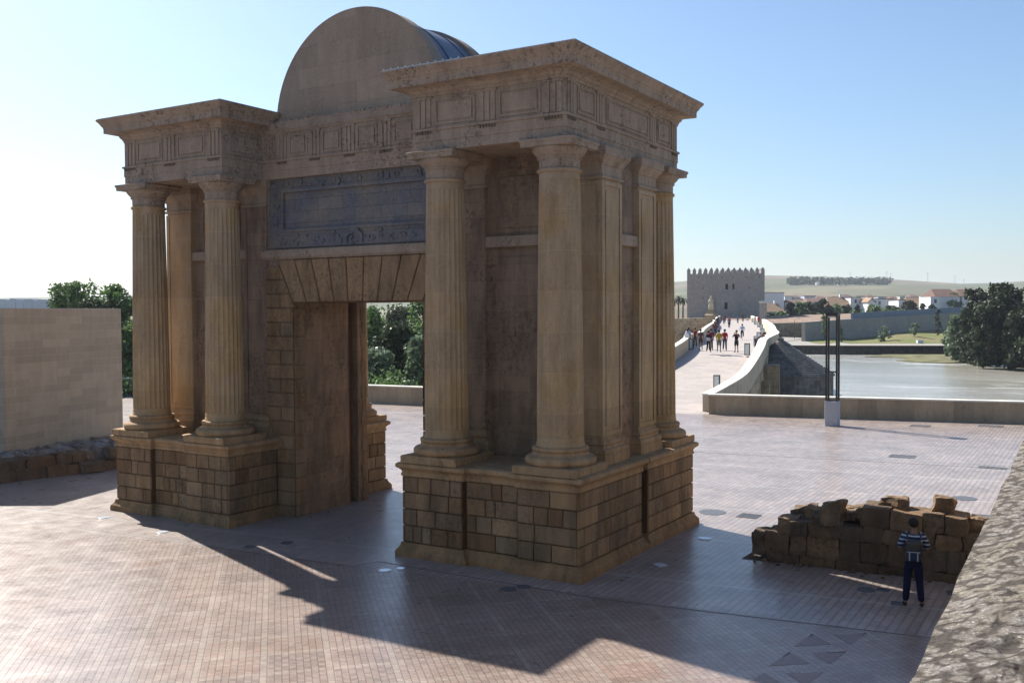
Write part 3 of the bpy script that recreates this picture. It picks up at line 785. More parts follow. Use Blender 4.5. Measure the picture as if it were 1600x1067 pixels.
for i in range(26):
    for j in range(5):
        x = i * .4; y = .75 + j * .45; mb.rock(x, x + .44, y, y + .5, .1, .82 + random.uniform(-.06, .12) + .1 * (j == 4), .07, 3, i * 7 + j, rt(.8, 1.2), lambda v: Vector(fx(v)) + rel)
mb.build('rubble_fill', 'rubble', ro)

# ruined wall at the right, rough squared blocks in courses
rr = thing('ruined_wall', 'ruined wall stump of large brown squared blocks in front of the man in the polo', 'ruin', (14.5, 4.6, 0))
rel2 = Vector((-14.5, -4.6, 0)); fr = along((11.12, 4.22), (16.6, 4.45))
BL = []  # x0, x1, z0, z1, back
def course(z0, z1, xs, d=1.0, jit=.03):
    for a, b in zip(xs[:-1], xs[1:]): BL.append((a, b, z0, z1, random.uniform(-jit, jit), d))
course(0, .24, [.35, 1.2, 2.05, 3.0, 3.9, 4.8, 5.7, 6.6, 7.4], 1.1)
course(.24, .80, [.3, .95, 1.35, 2.15, 2.62, 3.25, 3.85, 4.55, 4.95, 5.45, 6.1, 6.9, 7.6], 1.05)
course(.80, 1.22, [.95, 1.4, 2.0, 2.7, 3.15, 3.95, 4.3, 4.85, 5.4, 5.95, 6.7, 7.5])
course(1.22, 1.72, [2.62, 3.3, 4.02, 4.48, 4.95], .95)
mb = MB(); mb.prism([(fr((x, y, 0))[0] - 14.5, fr((x, y, 0))[1] - 4.6) for x, y in ((.5, .12), (7.4, .12), (7.4, .9), (.5, .9))], 0, .7, .6)
mb.prism([(fr((x, y, 0))[0] - 14.5, fr((x, y, 0))[1] - 4.6) for x, y in ((1.1, .14), (7.3, .14), (7.3, .9), (1.1, .9))], .7, 1.05, .6)
for a, b, z0, z1, o, d in BL:
    mb.rock(a + .003, b - .003, o, d + random.uniform(-.15, .2), z0 + .0, z1 + .0 + (random.uniform(-.05, .03) if z1 > 1.2 else 0), .026, 7, random.random() * 20, rt(.7, 1.2, .08), lambda v: Vector(fr((v[0], v[1], v[2] * .9))) + rel2)
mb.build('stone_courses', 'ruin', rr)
for (a, b, y0, y1, z0, z1) in ((.02, .38, 0, .7, .22, .76), (.62, 1.08, .05, .8, .78, 1.22), (1.68, 2.18, .0, .7, 1.2, 1.76), (1.2, 1.6, .5, 1.1, 1.15, 1.42), (2.2, 2.5, .5, 1.0, 1.2, 1.5), (2.5, 2.62, .2, .9, 1.3, 1.6),
                               (3.0, 3.65, .45, 1.0, 1.66, 1.93), (4.18, 4.62, .35, .85, 1.66, 2.08), (4.95, 5.35, .6, 1.2, 1.2, 1.55), (5.5, 6.0, .6, 1.4, 1.2, 1.5), (5.9, 6.5, .8, 1.6, 1.15, 1.75), (1.45, 1.7, .1, .6, 1.2, 1.4)):
    mb = MB(); mb.rock(a, b, y0, y1, z0, z1, .08, 5, a * 5, rt(.8, 1.25), lambda v: Vector(fr((v[0], v[1], v[2] * .9))) + rel2); mb.build('loose_block', 'ruin', rr)
mb = MB()
for i in range(60):
    a = random.uniform(.5, 6.8); y = random.uniform(.9, 2.6); s_ = random.uniform(.15, .4); z0 = random.uniform(.2, 1.3) * max(.2, 1 - (y - .9) / 2.2)
    mb.rock(a, a + s_ * 1.5, y, y + s_ * 1.5, 0, z0 + s_ * .3, .07, 3, i, rt(.85, 1.25), lambda v: Vector(fr(v)) + rel2)
mb.build('rubble_fill', 'ruin', rr)

rg_ = random.Random(5); mb = MB()
for i in range(70):
    a = rg_.uniform(.1, 6.6); y = rg_.uniform(-.22, .02) if i % 4 else rg_.uniform(-.5, -.1); s_ = rg_.uniform(.025, .09)
    mb.rock(a, a + s_ * 1.4, y, y + s_, 0, s_ * .7, .02, 2, i, rt(.8, 1.3), lambda v: Vector(fr(v)) + rel2)
mb.build('fallen_stones', 'ruin', rr)

# near wall we look over: rough limestone top, falling away on both sides
nw = thing('rampart_wall', 'rough grey limestone rampart top in the near right foreground', 'wall', (19, -10, 0))
mb = MB(); mb.box(-.66, 1.4, -17, 30, 0, 5.30); mb.build('wall_body', 'pale_wall', nw)
vs = []; NX, NY = 70, 820; L0, L1 = -16.9, 30.05
for j in range(NY + 1):
    y = L0 + (L1 - L0) * (j / NY) ** 1.7
    for i in range(NX + 1):
        s_ = i / NX; x = -.62 - .016 * (min(y, 0) + 7.65) + 2.2 * s_
        if s_ < .12: z = -.05 * (1 - s_ / .12) ** 1.6 - .02
        else: z = -.02 + .05 * min(1, (s_ - .12) / .1)
        w = Vector((x + 19, y - 10, 0))
        z += min(1, s_ * 9 + .15) * (.04 * noise.noise(w * 3.1) + .022 * noise.noise(w * 8.0) + .018 * (abs(noise.noise(w * 15)) - .3) + .012 * noise.noise(w * 33))
        g_ = noise.noise(w * 1.7 + Vector((4, 2, 1)))
        if g_ > .42: z -= (g_ - .42) * .35
        ed = .012 * noise.noise(w * 2.3 + Vector((9, 9, 9))) * (1 - s_)
        vs.append((x + ed, y, 5.5 + z))
fs = [(j * (NX + 1) + i, j * (NX + 1) + i + 1, (j + 1) * (NX + 1) + i + 1, (j + 1) * (NX + 1) + i) for j in range(NY) for i in range(NX)]
n0 = len(vs)
for j in range(NY + 1): x, y, z = vs[j * (NX + 1)]; vs.append((x + .02, y, 5.0))
fs += [(j * (NX + 1), (j + 1) * (NX + 1), n0 + j + 1, n0 + j) for j in range(NY)]
mb.v = []; mb.f = []; mb.t = []
mb.add(vs, fs); mb.build('coping', 'near_wall', nw, smooth=True, recalc=False)

# river parapets
def parapet(pts, h, th, label, z0=0.0, side=1):
    cx_ = sum(p[0] for p in pts) / len(pts); cy_ = sum(p[1] for p in pts) / len(pts)
    t = thing('river_parapet', label, 'parapet', (cx_, cy_, 0))
    for nm, mt, a, b, e in (('parapet_wall', 'parapet', z0, h - .09, 0), ('coping', 'coping', h - .09, h, .04)):
        mb = MB(); P0 = []; P1 = []
        for i, p in enumerate(pts):
            q0 = Vector(pts[max(0, i - 1)]); q1 = Vector(pts[min(len(pts) - 1, i + 1)]); d = (q1 - q0).normalized(); n = Vector((-d.y, d.x)) * side
            P0.append(Vector(p) - n * e - d * (e if i == 0 else 0)); P1.append(Vector(p) + n * (th + e) - d * (e if i == 0 else 0))
        loop = [(p.x - cx_, p.y - cy_) for p in P0] + [(p.x - cx_, p.y - cy_) for p in P1[::-1]]
        mb.prism(loop, a, b); mb.build(nm, mt, t, bevel=.01 if nm == 'coping' else 0)
    return t
parapet([(-1.85, 36.75), (14.9, 40.25), (34, 44.4), (60, 50)], 1.22, .5, 'low stone river parapet running right from the bridge mouth behind the tall frame lamp')
parapet([(-70, 26.0), (-46, 29.8), (-24, 32.6), (-10.4, 33.6)], 1.25, .5, 'low stone river parapet seen through the gateway opening in front of the trees')

# ---- the bridge
br = thing('stone_bridge', 'long stone bridge with curved pale parapets leading to the battlemented tower', 'bridge', (-4, 40, 0))
O_ = Vector((4, -40, 0))
BR = [(-1.85, 36.75, 0), (-1.95, 40.5, .35), (-2.0, 44.3, .86), (-2.75, 48.9, 1.5), (-3.9, 54.6, 2.32), (-4.85, 58.5, 2.8), (-6.6, 66, 2.88), (-9.5, 78, 2.9), (-13.7, 91.5, 2.94), (-20.6, 114, 3.1), (-28.8, 139, 3.28), (-40, 174, 3.31), (-49.3, 202, 3.33), (-66, 250, 3.35), (-78, 286, 3.36)]
BL_ = [(-10.4, 33.6, 0), (-10.9, 38.5, .3), (-11.0, 43.5, .86), (-11.1, 48.5, 1.5), (-11.3, 54.4, 2.4), (-12.6, 60, 2.82), (-15.4, 67.6, 2.88), (-18.4, 79, 2.9), (-22.9, 92, 2.94), (-30.5, 115, 3.1), (-38.5, 139.5, 3.28), (-51, 174, 3.31), (-60.5, 202, 3.33), (-77, 250, 3.35), (-89, 286, 3.36)]
def dense(P, n=4):
    out = []
    for i in range(len(P) - 1):
        p0 = Vector(P[max(0, i - 1)]); p1 = Vector(P[i]); p2 = Vector(P[i + 1]); p3 = Vector(P[min(len(P) - 1, i + 2)])
        for k in range(n):
            t = k / n; out.append(.5 * ((2 * p1) + (p2 - p0) * t + (2 * p0 - 5 * p1 + 4 * p2 - p3) * t * t + (3 * p1 - p0 - 3 * p2 + p3) * t ** 3))
    out.append(Vector(P[-1])); return out
DR, DL = dense(BR), dense(BL_)
mb = MB(); vs = []
for a, b in zip(DR, DL): vs += [a + O_ + Vector((0, 0, .004)), b + O_ + Vector((0, 0, .004))]
mb.add(vs, [(2 * i, 2 * i + 1, 2 * i + 3, 2 * i + 2) for i in range(len(DR) - 1)]); mb.build('bridge_deck', 'deck', br)
def wallrib(P, th, h0, h1, side, e=0.0):
    mb = MB(); rows = []
    for i, p in enumerate(P):
        d = (P[min(len(P) - 1, i + 1)] - P[max(0, i - 1)]); d.z = 0; d.normalize(); n = Vector((d.y, -d.x, 0)) * side
        a = p + n * e; b = p - n * (th + e); z0 = p.z + h0 if h0 > -3 else -6; z1 = p.z + h1
        rows.append([Vector((a.x, a.y, z0)), Vector((b.x, b.y, z0)), Vector((b.x, b.y, z1)), Vector((a.x, a.y, z1))])
    vs = [v + O_ for r_ in rows for v in r_]; fs = [(0, 1, 2, 3), tuple(len(vs) - 4 + k for k in (3, 2, 1, 0))]
    for i in range(len(rows) - 1):
        for k in range(4): a = i * 4 + k; b = i * 4 + (k + 1) % 4; fs.append((a, b, b + 4, a + 4))
    mb.add(vs, fs); return mb
for P, th, side in ((DR, .62, 1), (DL, .42, -1)):
    p_ = wallrib(P[1:] if side == 1 else P, th, -.3, 1.04, side).build('parapet', 'bridge_parapet', br)
    wallrib(P[1:] if side == 1 else P, th, 1.04, 1.12, side, .03).build('coping', 'coping', p_)
    wallrib(P[2:], .5, -9, -.31, side, .02).build('side_wall', 'bridge', br)
# buttress and round cutwater on the right side
mb = MB()
def obox(mb, c_, ang, l, w, z0, z1, tint=None):
    ca, sa = math.cos(ang), math.sin(ang)
    P_ = [(c_[0] + ca * x - sa * y, c_[1] + sa * x + ca * y) for x, y in ((-l / 2, -w / 2), (l / 2, -w / 2), (l / 2, w / 2), (-l / 2, w / 2))]
    mb.prism(P_, z0, z1, tint)
obox(mb, (-3.75 + 4, 55.6 - 40), R(105), 3.0, 1.5, -6, 2.0, .8); obox(mb, (-3.35 + 4, 52.5 - 40), R(102), 1.0, 1.0, -6, .9, .8)
mb.build('buttress', 'bridge', br)
mb = MB(); ccx, ccy = -4.9 + 4, 62.5 - 40
pr = [(4.3, -6), (4.3, .75), (4.42, .8), (4.42, .95)]
for k in range(1, 20): r_ = 4.42 * (1 - k / 20); pr += [(r_ + .12, .95 + (k - .9) * .145), (r_ + .05, .95 + k * .145)]
pr += [(.3, 3.9)]
mb.lathe(pr, ccx, ccy, 40); mb.build('cutwater', 'cone', br)
for k in (9, 10, 11, 12):
    p_ = Vector(BR[k - 1]); mb = MB(); pr2 = [(3.6, -6), (3.6, .6), (0.3, 2.6)]; mb.lathe(pr2, p_.x + 4, p_.y - 40, 24); mb.build('cutwater', 'cone', br)

# ---- box lamps along the bridge
def lamp_box(parent_mat=None):
    t = thing('bollard_lamp', '', 'lamp')
    mb = MB(); w = .19
    for sx in (-1, 1):
        for sy in (-1, 1): mb.box(sx * w - .025, sx * w + .025, sy * w - .025, sy * w + .025, 0, .9)
    mb.box(-w + .025, w - .025, -w + .02, w - .02, 0, .06); mb.box(-w - .03, w + .03, -w - .03, w + .03, .9, .95)
    mb.build('lamp_frame', 'black', t)
    mb = MB(); mb.box(-w + .02, w - .02, -w + .02, w - .02, .065, .895); mb.build('lamp_glass', 'lamp_glass', t); return t
def dup(root, loc, rz=None, label=None, group=None):
    r_ = root.copy(); COL.objects.link(r_); r_.location = loc
    if rz is not None: r_.rotation_euler = (0, 0, rz)
    if label: r_['label'] = label
    if group: r_['group'] = group
    for ch in list(root.children):
        c_ = ch.copy(); COL.objects.link(c_); c_.parent = r_
        for g in list(ch.children):
            d_ = g.copy(); COL.objects.link(d_); d_.parent = c_
    return r_
ORD = ['nearest', 'second', 'third', 'fourth', 'fifth', 'sixth', 'seventh', 'eighth', 'ninth', 'tenth', 'eleventh', 'twelfth']
lp0 = lamp_box()
first = True
for side, pts in (('right', [(-3.93, 44.03, .94), (-5.81, 56.42, 2.70), (-9.5, 70.5, 2.9), (-13.9, 85.5, 2.93), (-18.5, 102, 3.01), (-25.6, 124.6, 3.18), (-33.1, 147.3, 3.3), (-42.5, 175.6, 3.32), (-54.8, 212.6, 3.34), (-66.2, 244.1, 3.36)]),
                  ('left', [(-12.55, 61.6, 2.86), (-20.5, 88, 2.93), (-25.4, 103.5, 3.03), (-31.35, 120, 3.17), (-37.5, 138.5, 3.29), (-45, 158, 3.31), (-52.9, 183, 3.33), (-65.9, 220.8, 3.35)])):
    for i, p in enumerate(pts):
        lab = '%s glass box lamp from the plaza along the %s side of the bridge deck' % (ORD[i], side)
        a = .25
        if first: lp0.location = p; lp0.rotation_euler = (0, 0, a); lp0['label'] = lab; lp0['group'] = 'glass box lamps along the bridge'; first = False
        else: dup(lp0, p, a, lab, 'glass box lamps along the bridge')
# ---- tall open frame light on the plaza
tl = thing('frame_lamp', 'tall slender black steel frame lamp on a grey concrete block beside the river parapet', 'lamp', (6.05, 34.3, 0), .02)
mb = MB(); mb.box(-.34, .34, -.34, .34, 0, 1.36); mb.build('concrete_base', 'concrete', tl, bevel=.015)
mb = MB(); w = .27
for sx in (-1, 1):
    for sy in (-1, 1): mb.box(sx * w - .045, sx * w + .045, sy * w - .045, sy * w + .045, 1.36, 6.0)
for z in (1.36, 2.9, 5.95):
    for s_ in (-1, 1): mb.box(-w + .04, w - .04, s_ * w - .03, s_ * w + .03, z, z + .05); mb.box(s_ * w - .03, s_ * w + .03, -w + .04, w - .04, z, z + .05)
mb.build('steel_frame', 'black', tl)
mb = MB(); mb.box(-.33, .33, -.33, .33, 6.0, 6.14); mb.build('lamp_head', 'black', tl)
mb = MB(); mb.box(-.2, .2, -.2, .2, 5.86, 5.99); mb.build('lamp_diffuser', 'lamp_glass', tl)

# ---- covers, grates and ground spotlights
def disc(name, lab, cat, x, y, r_, mat, rim=None, grp=None):
    mb = MB(); mb.lathe([(r_, 0), (r_, .010), (r_ * .97, .013)], 0, 0, 32)
    o = mb.build(name, mat); o.location = (x, y, 0); tag(o, lab, cat, grp)
    if rim:
        mb = MB(); n = 32
        mb.lathe([(r_ * .78, .0131), (r_ * .76, .018)], 0, 0, n); mb.build('lens', rim, o)
    return o
def grate(lab, x, y, w, d, a=0.0):
    t = thing('drain_grate', lab, 'grate', (x, y, 0), a, 'square drain covers in the paving')
    mb = MB(); mb.box(-w / 2, w / 2, -d / 2, -d / 2 + .04, 0, .014); mb.box(-w / 2, w / 2, d / 2 - .04, d / 2, 0, .014); mb.box(-w / 2, -w / 2 + .04, -d / 2 + .04, d / 2 - .04, 0, .014); mb.box(w / 2 - .04, w / 2, -d / 2 + .04, d / 2 - .04, 0, .014)
    mb.build('grate_frame', 'iron', t)
    mb = MB(); n = 9
    for k in range(n): xx = -w / 2 + .05 + k * (w - .1) / n; mb.box(xx, xx + (w - .1) / n * .6, -d / 2 + .04, d / 2 - .04, 0, .011)
    mb.build('grate_bars', 'iron', t)
disc('manhole_cover', 'round iron manhole cover in the sunlit paving just right of the gateway corner', 'manhole cover', 8.29, 9.23, .42, 'iron')
disc('manhole_cover', 'round iron manhole cover behind the right ruined wall', 'manhole cover', 14.75, 15.53, .4, 'iron')
disc('manhole_cover', 'round iron manhole cover in the shade left of the man by the light strip', 'manhole cover', 14.19, 2.85, .2, 'iron')
disc('manhole_cover', 'left one of two touching dark round covers in front of the near pedestal', 'manhole cover', 7.22, -1.2, .19, 'iron')
disc('manhole_cover', 'right one of two touching dark round covers in front of the near pedestal', 'manhole cover', 7.42, -.85, .17, 'iron')
disc('manhole_cover', 'small round dark cover beside the right foot of the man', 'manhole cover', 16.05, 2.15, .06, 'iron')
grate('square drain grate right of the sunlit manhole cover beside the gateway', 9.45, 9.24, .62, .62)
grate('long drain grate in the paving near the middle drain slot', 11.32, 24.36, 1.0, .8)
grate('drain grate behind the right end of the ruined wall', 15.6, 12.6, .7, .7)
grate('wide drain grate by the right river parapet, left one', 10.18, 36.4, 1.0, .8)
grate('wide drain grate by the right river parapet, right one', 13.46, 38.1, 1.2, .8)
grate('drain grate in the sun behind the light frame shadow at far right', 14.93, 22.9, 1.0, .5)
grate('small dark grate between the round cover and the man', 14.52, 3.03, .26, .26)
grate('small dark grate at the left foot of the man', 14.98, 2.12, .26, .26, .2)
grate('small dark grate right of the man near the rampart', 15.95, 3.55, .36, .36, .2)
G = 'ground spotlights set in the paving'
disc('ground_spotlight', 'round ground spotlight in the shade right of the gateway side, the far one', 'spotlight', 9.32, 5.75, .19, 'steel', 'lens', G)
disc('ground_spotlight', 'round ground spotlight in the shade right of the gateway side, the near one', 'spotlight', 9.34, 2.53, .19, 'steel', 'lens', G)
disc('ground_spotlight', 'ground spotlight by the left corner of the near pedestal, larger disc', 'spotlight', 3.78, -1.35, .17, 'steel', 'lens', G)
disc('ground_spotlight', 'ground spotlight by the left corner of the near pedestal, smaller disc', 'spotlight', 4.02, -1.0, .13, 'steel', 'lens', G)
disc('ground_spotlight', 'ground spotlight at the shadow edge in front of the left pedestal', 'spotlight', -4.41, -1.3, .17, 'steel', 'lens', G)
disc('ground_spotlight', 'ground spotlight in the sun left of the left pedestal', 'spotlight', -7.63, -.9, .17, 'steel', 'lens', G)
disc('ground_spotlight', 'ground spotlight in the shade left of the doorway, right disc', 'spotlight', -.35, -.45, .17, 'iron', None, G)
disc('ground_spotlight', 'ground spotlight in the shade left of the doorway, left disc', 'spotlight', -.9, -1.3, .15, 'iron', None, G)

# ---- statue shrine on the left parapet and pillar niche on the right one
st = thing('bridge_shrine', 'pale stone saint statue on a pedestal rising from the left bridge parapet', 'statue', (-47.5, 163, 3.2))
mb = MB(); mb.box(-.75, .75, -.7, .7, 0, 2.0); mb.mould([(-.7, -.6), (.7, -.6), (.7, .6), (-.7, .6)], [(.3, 2.0), (.3, 2.15), (0, 2.4), (-.25, 3.1), (-.35, 3.3)]); mb.build('pedestal', 'parapet', st)
mb = MB(); mb.lathe([(.52, 3.2), (.46, 3.9), (.36, 4.4), (.42, 4.8), (.40, 5.15), (.14, 5.35), (.17, 5.5), (.19, 5.65), (.13, 5.85), (.03, 5.95)], .1, 0, 16); mb.tube((.4, 0, 5.0), (.55, -.3, 4.4), .12, .1); mb.tube((-.2, 0, 5.0), (-.4, -.3, 4.6), .12, .1)
mb.build('saint_figure', 'bridge_parapet', st, smooth=True)
pi_ = thing('bridge_pillar', 'square stone pillar shrine on the right bridge parapet in front of the tower', 'pillar', (-41.6, 177.8, 3.2), .3)
mb = MB(); mb.box(-.72, .72, -.8, .8, 0, 4.55); mb.build('pillar_shaft', 'tower', pi_); mb = MB(); mb.mould([(-.72, -.8), (.72, -.8), (.72, .8), (-.72, .8)], [(0, 4.5), (.12, 4.55), (.12, 4.75), (0, 4.95)]); mb.build('pillar_cap', 'coping', pi_)

# ---- battlemented tower
A = at(1073.5, 484, 330); dv = at(1077, 484, 400) - at(1077, 484, 300); dv.z = 0; dv.normalize(); pd = Vector((dv.y, -dv.x, 0)); W_ = 117 / FPX * 330 * 1.005; a_ = math.atan2(pd.y, pd.x)
tw = thing('battlemented_tower', 'massive square battlemented stone tower at the far end of the bridge', 'tower', (A.x, A.y, 0), a_)
mb = MB(); H_ = 18.55; DPT = 20
mb.box(0, W_, 0, DPT, -6, H_); mb.box(W_ * .38, W_ * .66, -.9, 0, -6, 11.8)
mb.build('tower_wall', 'tower', tw)
mb = MB()
def merlon(x0, x1, y0, y1):
    mb.box(x0, x1, y0, y1, H_, H_ + 1.15); cx_, cy_ = (x0 + x1) / 2, (y0 + y1) / 2
    mb.add([(x0 - .05, y0 - .05, H_ + 1.15), (x1 + .05, y0 - .05, H_ + 1.15), (x1 + .05, y1 + .05, H_ + 1.15), (x0 - .05, y1 + .05, H_ + 1.15), (cx_, cy_, H_ + 2.1)], [(0, 3, 2, 1), (0, 1, 4), (1, 2, 4), (2, 3, 4), (3, 0, 4)])
n = 14; w = 1.15
for k in range(n):
    x = k * (W_ - w) / (n - 1); merlon(x, x + w, 0, .8); merlon(x, x + w, DPT - .8, DPT)
for k in range(1, 10):
    y = k * (DPT - w) / 10; merlon(0, .8, y, y + w); merlon(W_ - .8, W_, y, y + w)
mb.build('battlement', 'tower', tw)
for x, z, w, h in ((.515, 13.2, .85, 1.9), (.60, 13.2, .6, 1.9)):
    mb = MB(); mb.box(W_ * x - w / 2, W_ * x + w / 2, -.03, .2, z, z + h); mb.lathe([(w / 2, -.03)], 0, 0, 3) if False else None; mb.build('tower_window', 'opening', tw)
mb = MB(); mb.box(W_ * .505 - .5, W_ * .505 + .5, -.93, -.85, 6.6, 8.9); mb.build('tower_window', 'opening', tw)
mb = MB()
for x in (.15, .31, .46, .6, .77, .93): mb.box(W_ * x - .14, W_ * x + .14, -.03, .2, 17.1, 17.5)
for x, z in ((.21, 13.4), (.21, 10.2), (.3, 10.9), (.81, 13.4)): mb.box(W_ * x - .12, W_ * x + .12, -.03, .2, z, z + .5)
mb.build('putlog_holes', 'opening', tw)

# ---- embankment beyond the river
def wallseg(name, lab, cat, pts, mat, th=1.2, extra=None):
    "pts: (px, t, ztop, zbot) along the wall's near face"
    Ps = [(at(px, 484, t), zt, zb_) for px, t, zt, zb_ in pts]; o0 = Ps[0][0]
    mb = MB(); vs = []
    for i, (p, zt, zb_) in enumerate(Ps):
        q0 = Ps[max(0, i - 1)][0]; q1 = Ps[min(len(Ps) - 1, i + 1)][0]; dd = (q1 - q0); dd.z = 0; dd.normalize(); n_ = Vector((-dd.y, dd.x, 0)) * th
        b = p + n_
        for q_, z in ((p, zb_), (b, zb_), (b, zt), (p, zt)): vs.append((q_.x - o0.x, q_.y - o0.y, z))
    fs = [(0, 1, 2, 3), tuple(len(vs) - 4 + k for k in (3, 2, 1, 0))]
    for i in range(len(Ps) - 1):
        for k in range(4): a, b = i * 4 + k, i * 4 + (k + 1) % 4; fs.append((a, b, b + 4, a + 4))
    mb.add(vs, fs); o = mb.build(name, mat); o.location = (o0.x, o0.y, 0); tag(o, lab, cat); return o
wallseg('embankment_wall', 'long grey concrete embankment wall behind the green bank across the river', 'wall', [(1258, 268, 2.9, -5), (1330, 280, 3.6, -5), (1400, 290, 4.2, -5), (1503, 305, 5.3, -5), (1620, 325, 5.6, -5), (1900, 360, 6, -5)], 'farwall')
wallseg('retaining_wall', 'dark retaining wall between the bridge and the grey embankment wall', 'wall', [(1190, 290, 2.3, -5), (1254, 290, 2.5, -5)], 'bridge')
wallseg('quay_wall', 'low dark quay wall at the far edge of the river', 'wall', [(1185, 258, -3.25, -6), (1250, 250, -3.0, -6), (1330, 248, -2.9, -6), (1500, 252, -2.75, -6), (1760, 256, -2.6, -6)], 'cone', .8)
wallseg('approach_wall', 'brown masonry wall with a dark arch left of the bridge below the palms', 'wall', [(960, 262, 4.1, -6), (1060, 266, 4.1, -6), (1113, 272, 4.2, -6)], 'bridge', 3)
mb = MB(); n = 14; p = at(1079, 484, 266.2); pts = [(1.9 * math.cos(PI * k / n), 1.9 * math.sin(PI * k / n)) for k in range(n + 1)]
dirx = (at(1090, 484, 266) - at(1070, 484, 266)).normalized(); fwd_ = Vector((-dirx.y, dirx.x, 0))
vs = []
for o_ in (0, .9):
    for x, z in [(1.9, -4)] + pts + [(-1.9, -4)]: q_ = dirx * x + fwd_ * (o_ - .5); vs.append((q_.x, q_.y, -1.0 + z))
m_ = len(pts) + 2; mb.add(vs, [list(range(m_)), list(range(m_, 2 * m_))[::-1]] + [(k, (k + 1) % m_, m_ + (k + 1) % m_, m_ + k) for k in range(m_)])
o = mb.build('arch_opening', 'opening'); o.location = (p.x, p.y, 0)
aw = [x for x in bpy.data.objects if x.name == 'approach_wall'][0]; o.parent = aw; o.location = (p.x - aw.location.x, p.y - aw.location.y, 0)
fe = wallseg('screen_fence', 'long blue-grey screen fence standing on top of the embankment wall', 'fence', [(1330, 281.5, 5.2, 3.4), (1400, 291.5, 5.9, 3.9), (1503, 306.5, 6.9, 4.9), (1620, 326.5, 7.2, 5.3)], 'fence', .15)
mb = MB(); a = at(1262, 484, 268); b = at(1190, 484, 292)
P = [at(1190, 484, 291), at(1255, 484, 291), at(1259, 484, 270), at(1340, 484, 283), at(1340, 484, 330), at(1190, 484, 330)]
mb.add([(q_.x, q_.y, z) for q_, z in zip(P, (2.25, 2.45, 2.7, 3.5, 5.0, 4.2))], [(0, 1, 2, 3, 4, 5)]); struct('soil_terrace', mb, 'soil')
P = [at(900, 484, 272), at(1190, 484, 291), at(1190, 484, 345), at(900, 484, 345)]
mb = MB(); mb.add([(q_.x, q_.y, z) for q_, z in zip(P, (3.4, 3.4, 3.8, 3.8))], [(0, 1, 2, 3)]); struct('tower_forecourt', mb, 'soil')
# ================================================================== TREES
import numpy as np
def leaf_mesh(clumps, n_per, size, seed, squash=1.0, jit=1.0, tr=(.7, 1.3)):
    "clumps: (centre, radius); returns verts, faces, tints: bent leaf quads scattered through each clump"
    rg = np.random.default_rng(seed); vs = []; ts = []
    for c_, r_ in clumps:
        n = max(6, int(n_per * r_ * r_)) if n_per < 1000 else n_per
        d = rg.normal(size=(n, 3)); d /= np.linalg.norm(d, axis=1)[:, None]
        rad = r_ * (rg.random(n) ** .45) * (1 + .25 * np.sin(d[:, 0] * 5 + c_[0]) * np.cos(d[:, 1] * 4 + c_[1]))
        p = np.array(c_) + d * rad[:, None] * np.array([1, 1, squash])
        a = rg.normal(size=(n, 3)); a /= np.linalg.norm(a, axis=1)[:, None]
        b = np.cross(a, rg.normal(size=(n, 3))); b /= np.linalg.norm(b, axis=1)[:, None]
        s_ = size * rg.uniform(.6, 1.4, n)[:, None]
        quad = np.stack([p - a * s_, p - b * s_ * .55, p + a * s_, p + b * s_ * .55], 1)
        vs.append(quad.reshape(-1, 3)); base = rg.uniform(*tr); ts.append(base * rg.uniform(.75, 1.25, n))
    V = np.concatenate(vs); T = np.concatenate(ts); N = len(T)
    return V, N, T
def leaves(name, clumps, n_per, size, seed, mat, parent, squash=1.0, tr=(.7, 1.3)):
    V, N, T = leaf_mesh(clumps, n_per, size, seed, squash, tr=tr)
    me = bpy.data.meshes.new(name); me.vertices.add(N * 4); me.vertices.foreach_set('co', V.ravel())
    me.loops.add(N * 4); me.loops.foreach_set('vertex_index', np.arange(N * 4)); me.polygons.add(N)
    me.polygons.foreach_set('loop_start', np.arange(N) * 4); me.update(calc_edges=True); me.validate()
    at_ = me.color_attributes.new('tint', 'FLOAT_COLOR', 'CORNER'); c_ = np.ones((N * 4, 4)); c_[:, :3] = np.repeat(T, 4)[:, None]; at_.data.foreach_set('color', c_.ravel())
    me.materials.append(MS[mat]); o = bpy.data.objects.new(name, me); COL.objects.link(o); o.parent = parent; return o
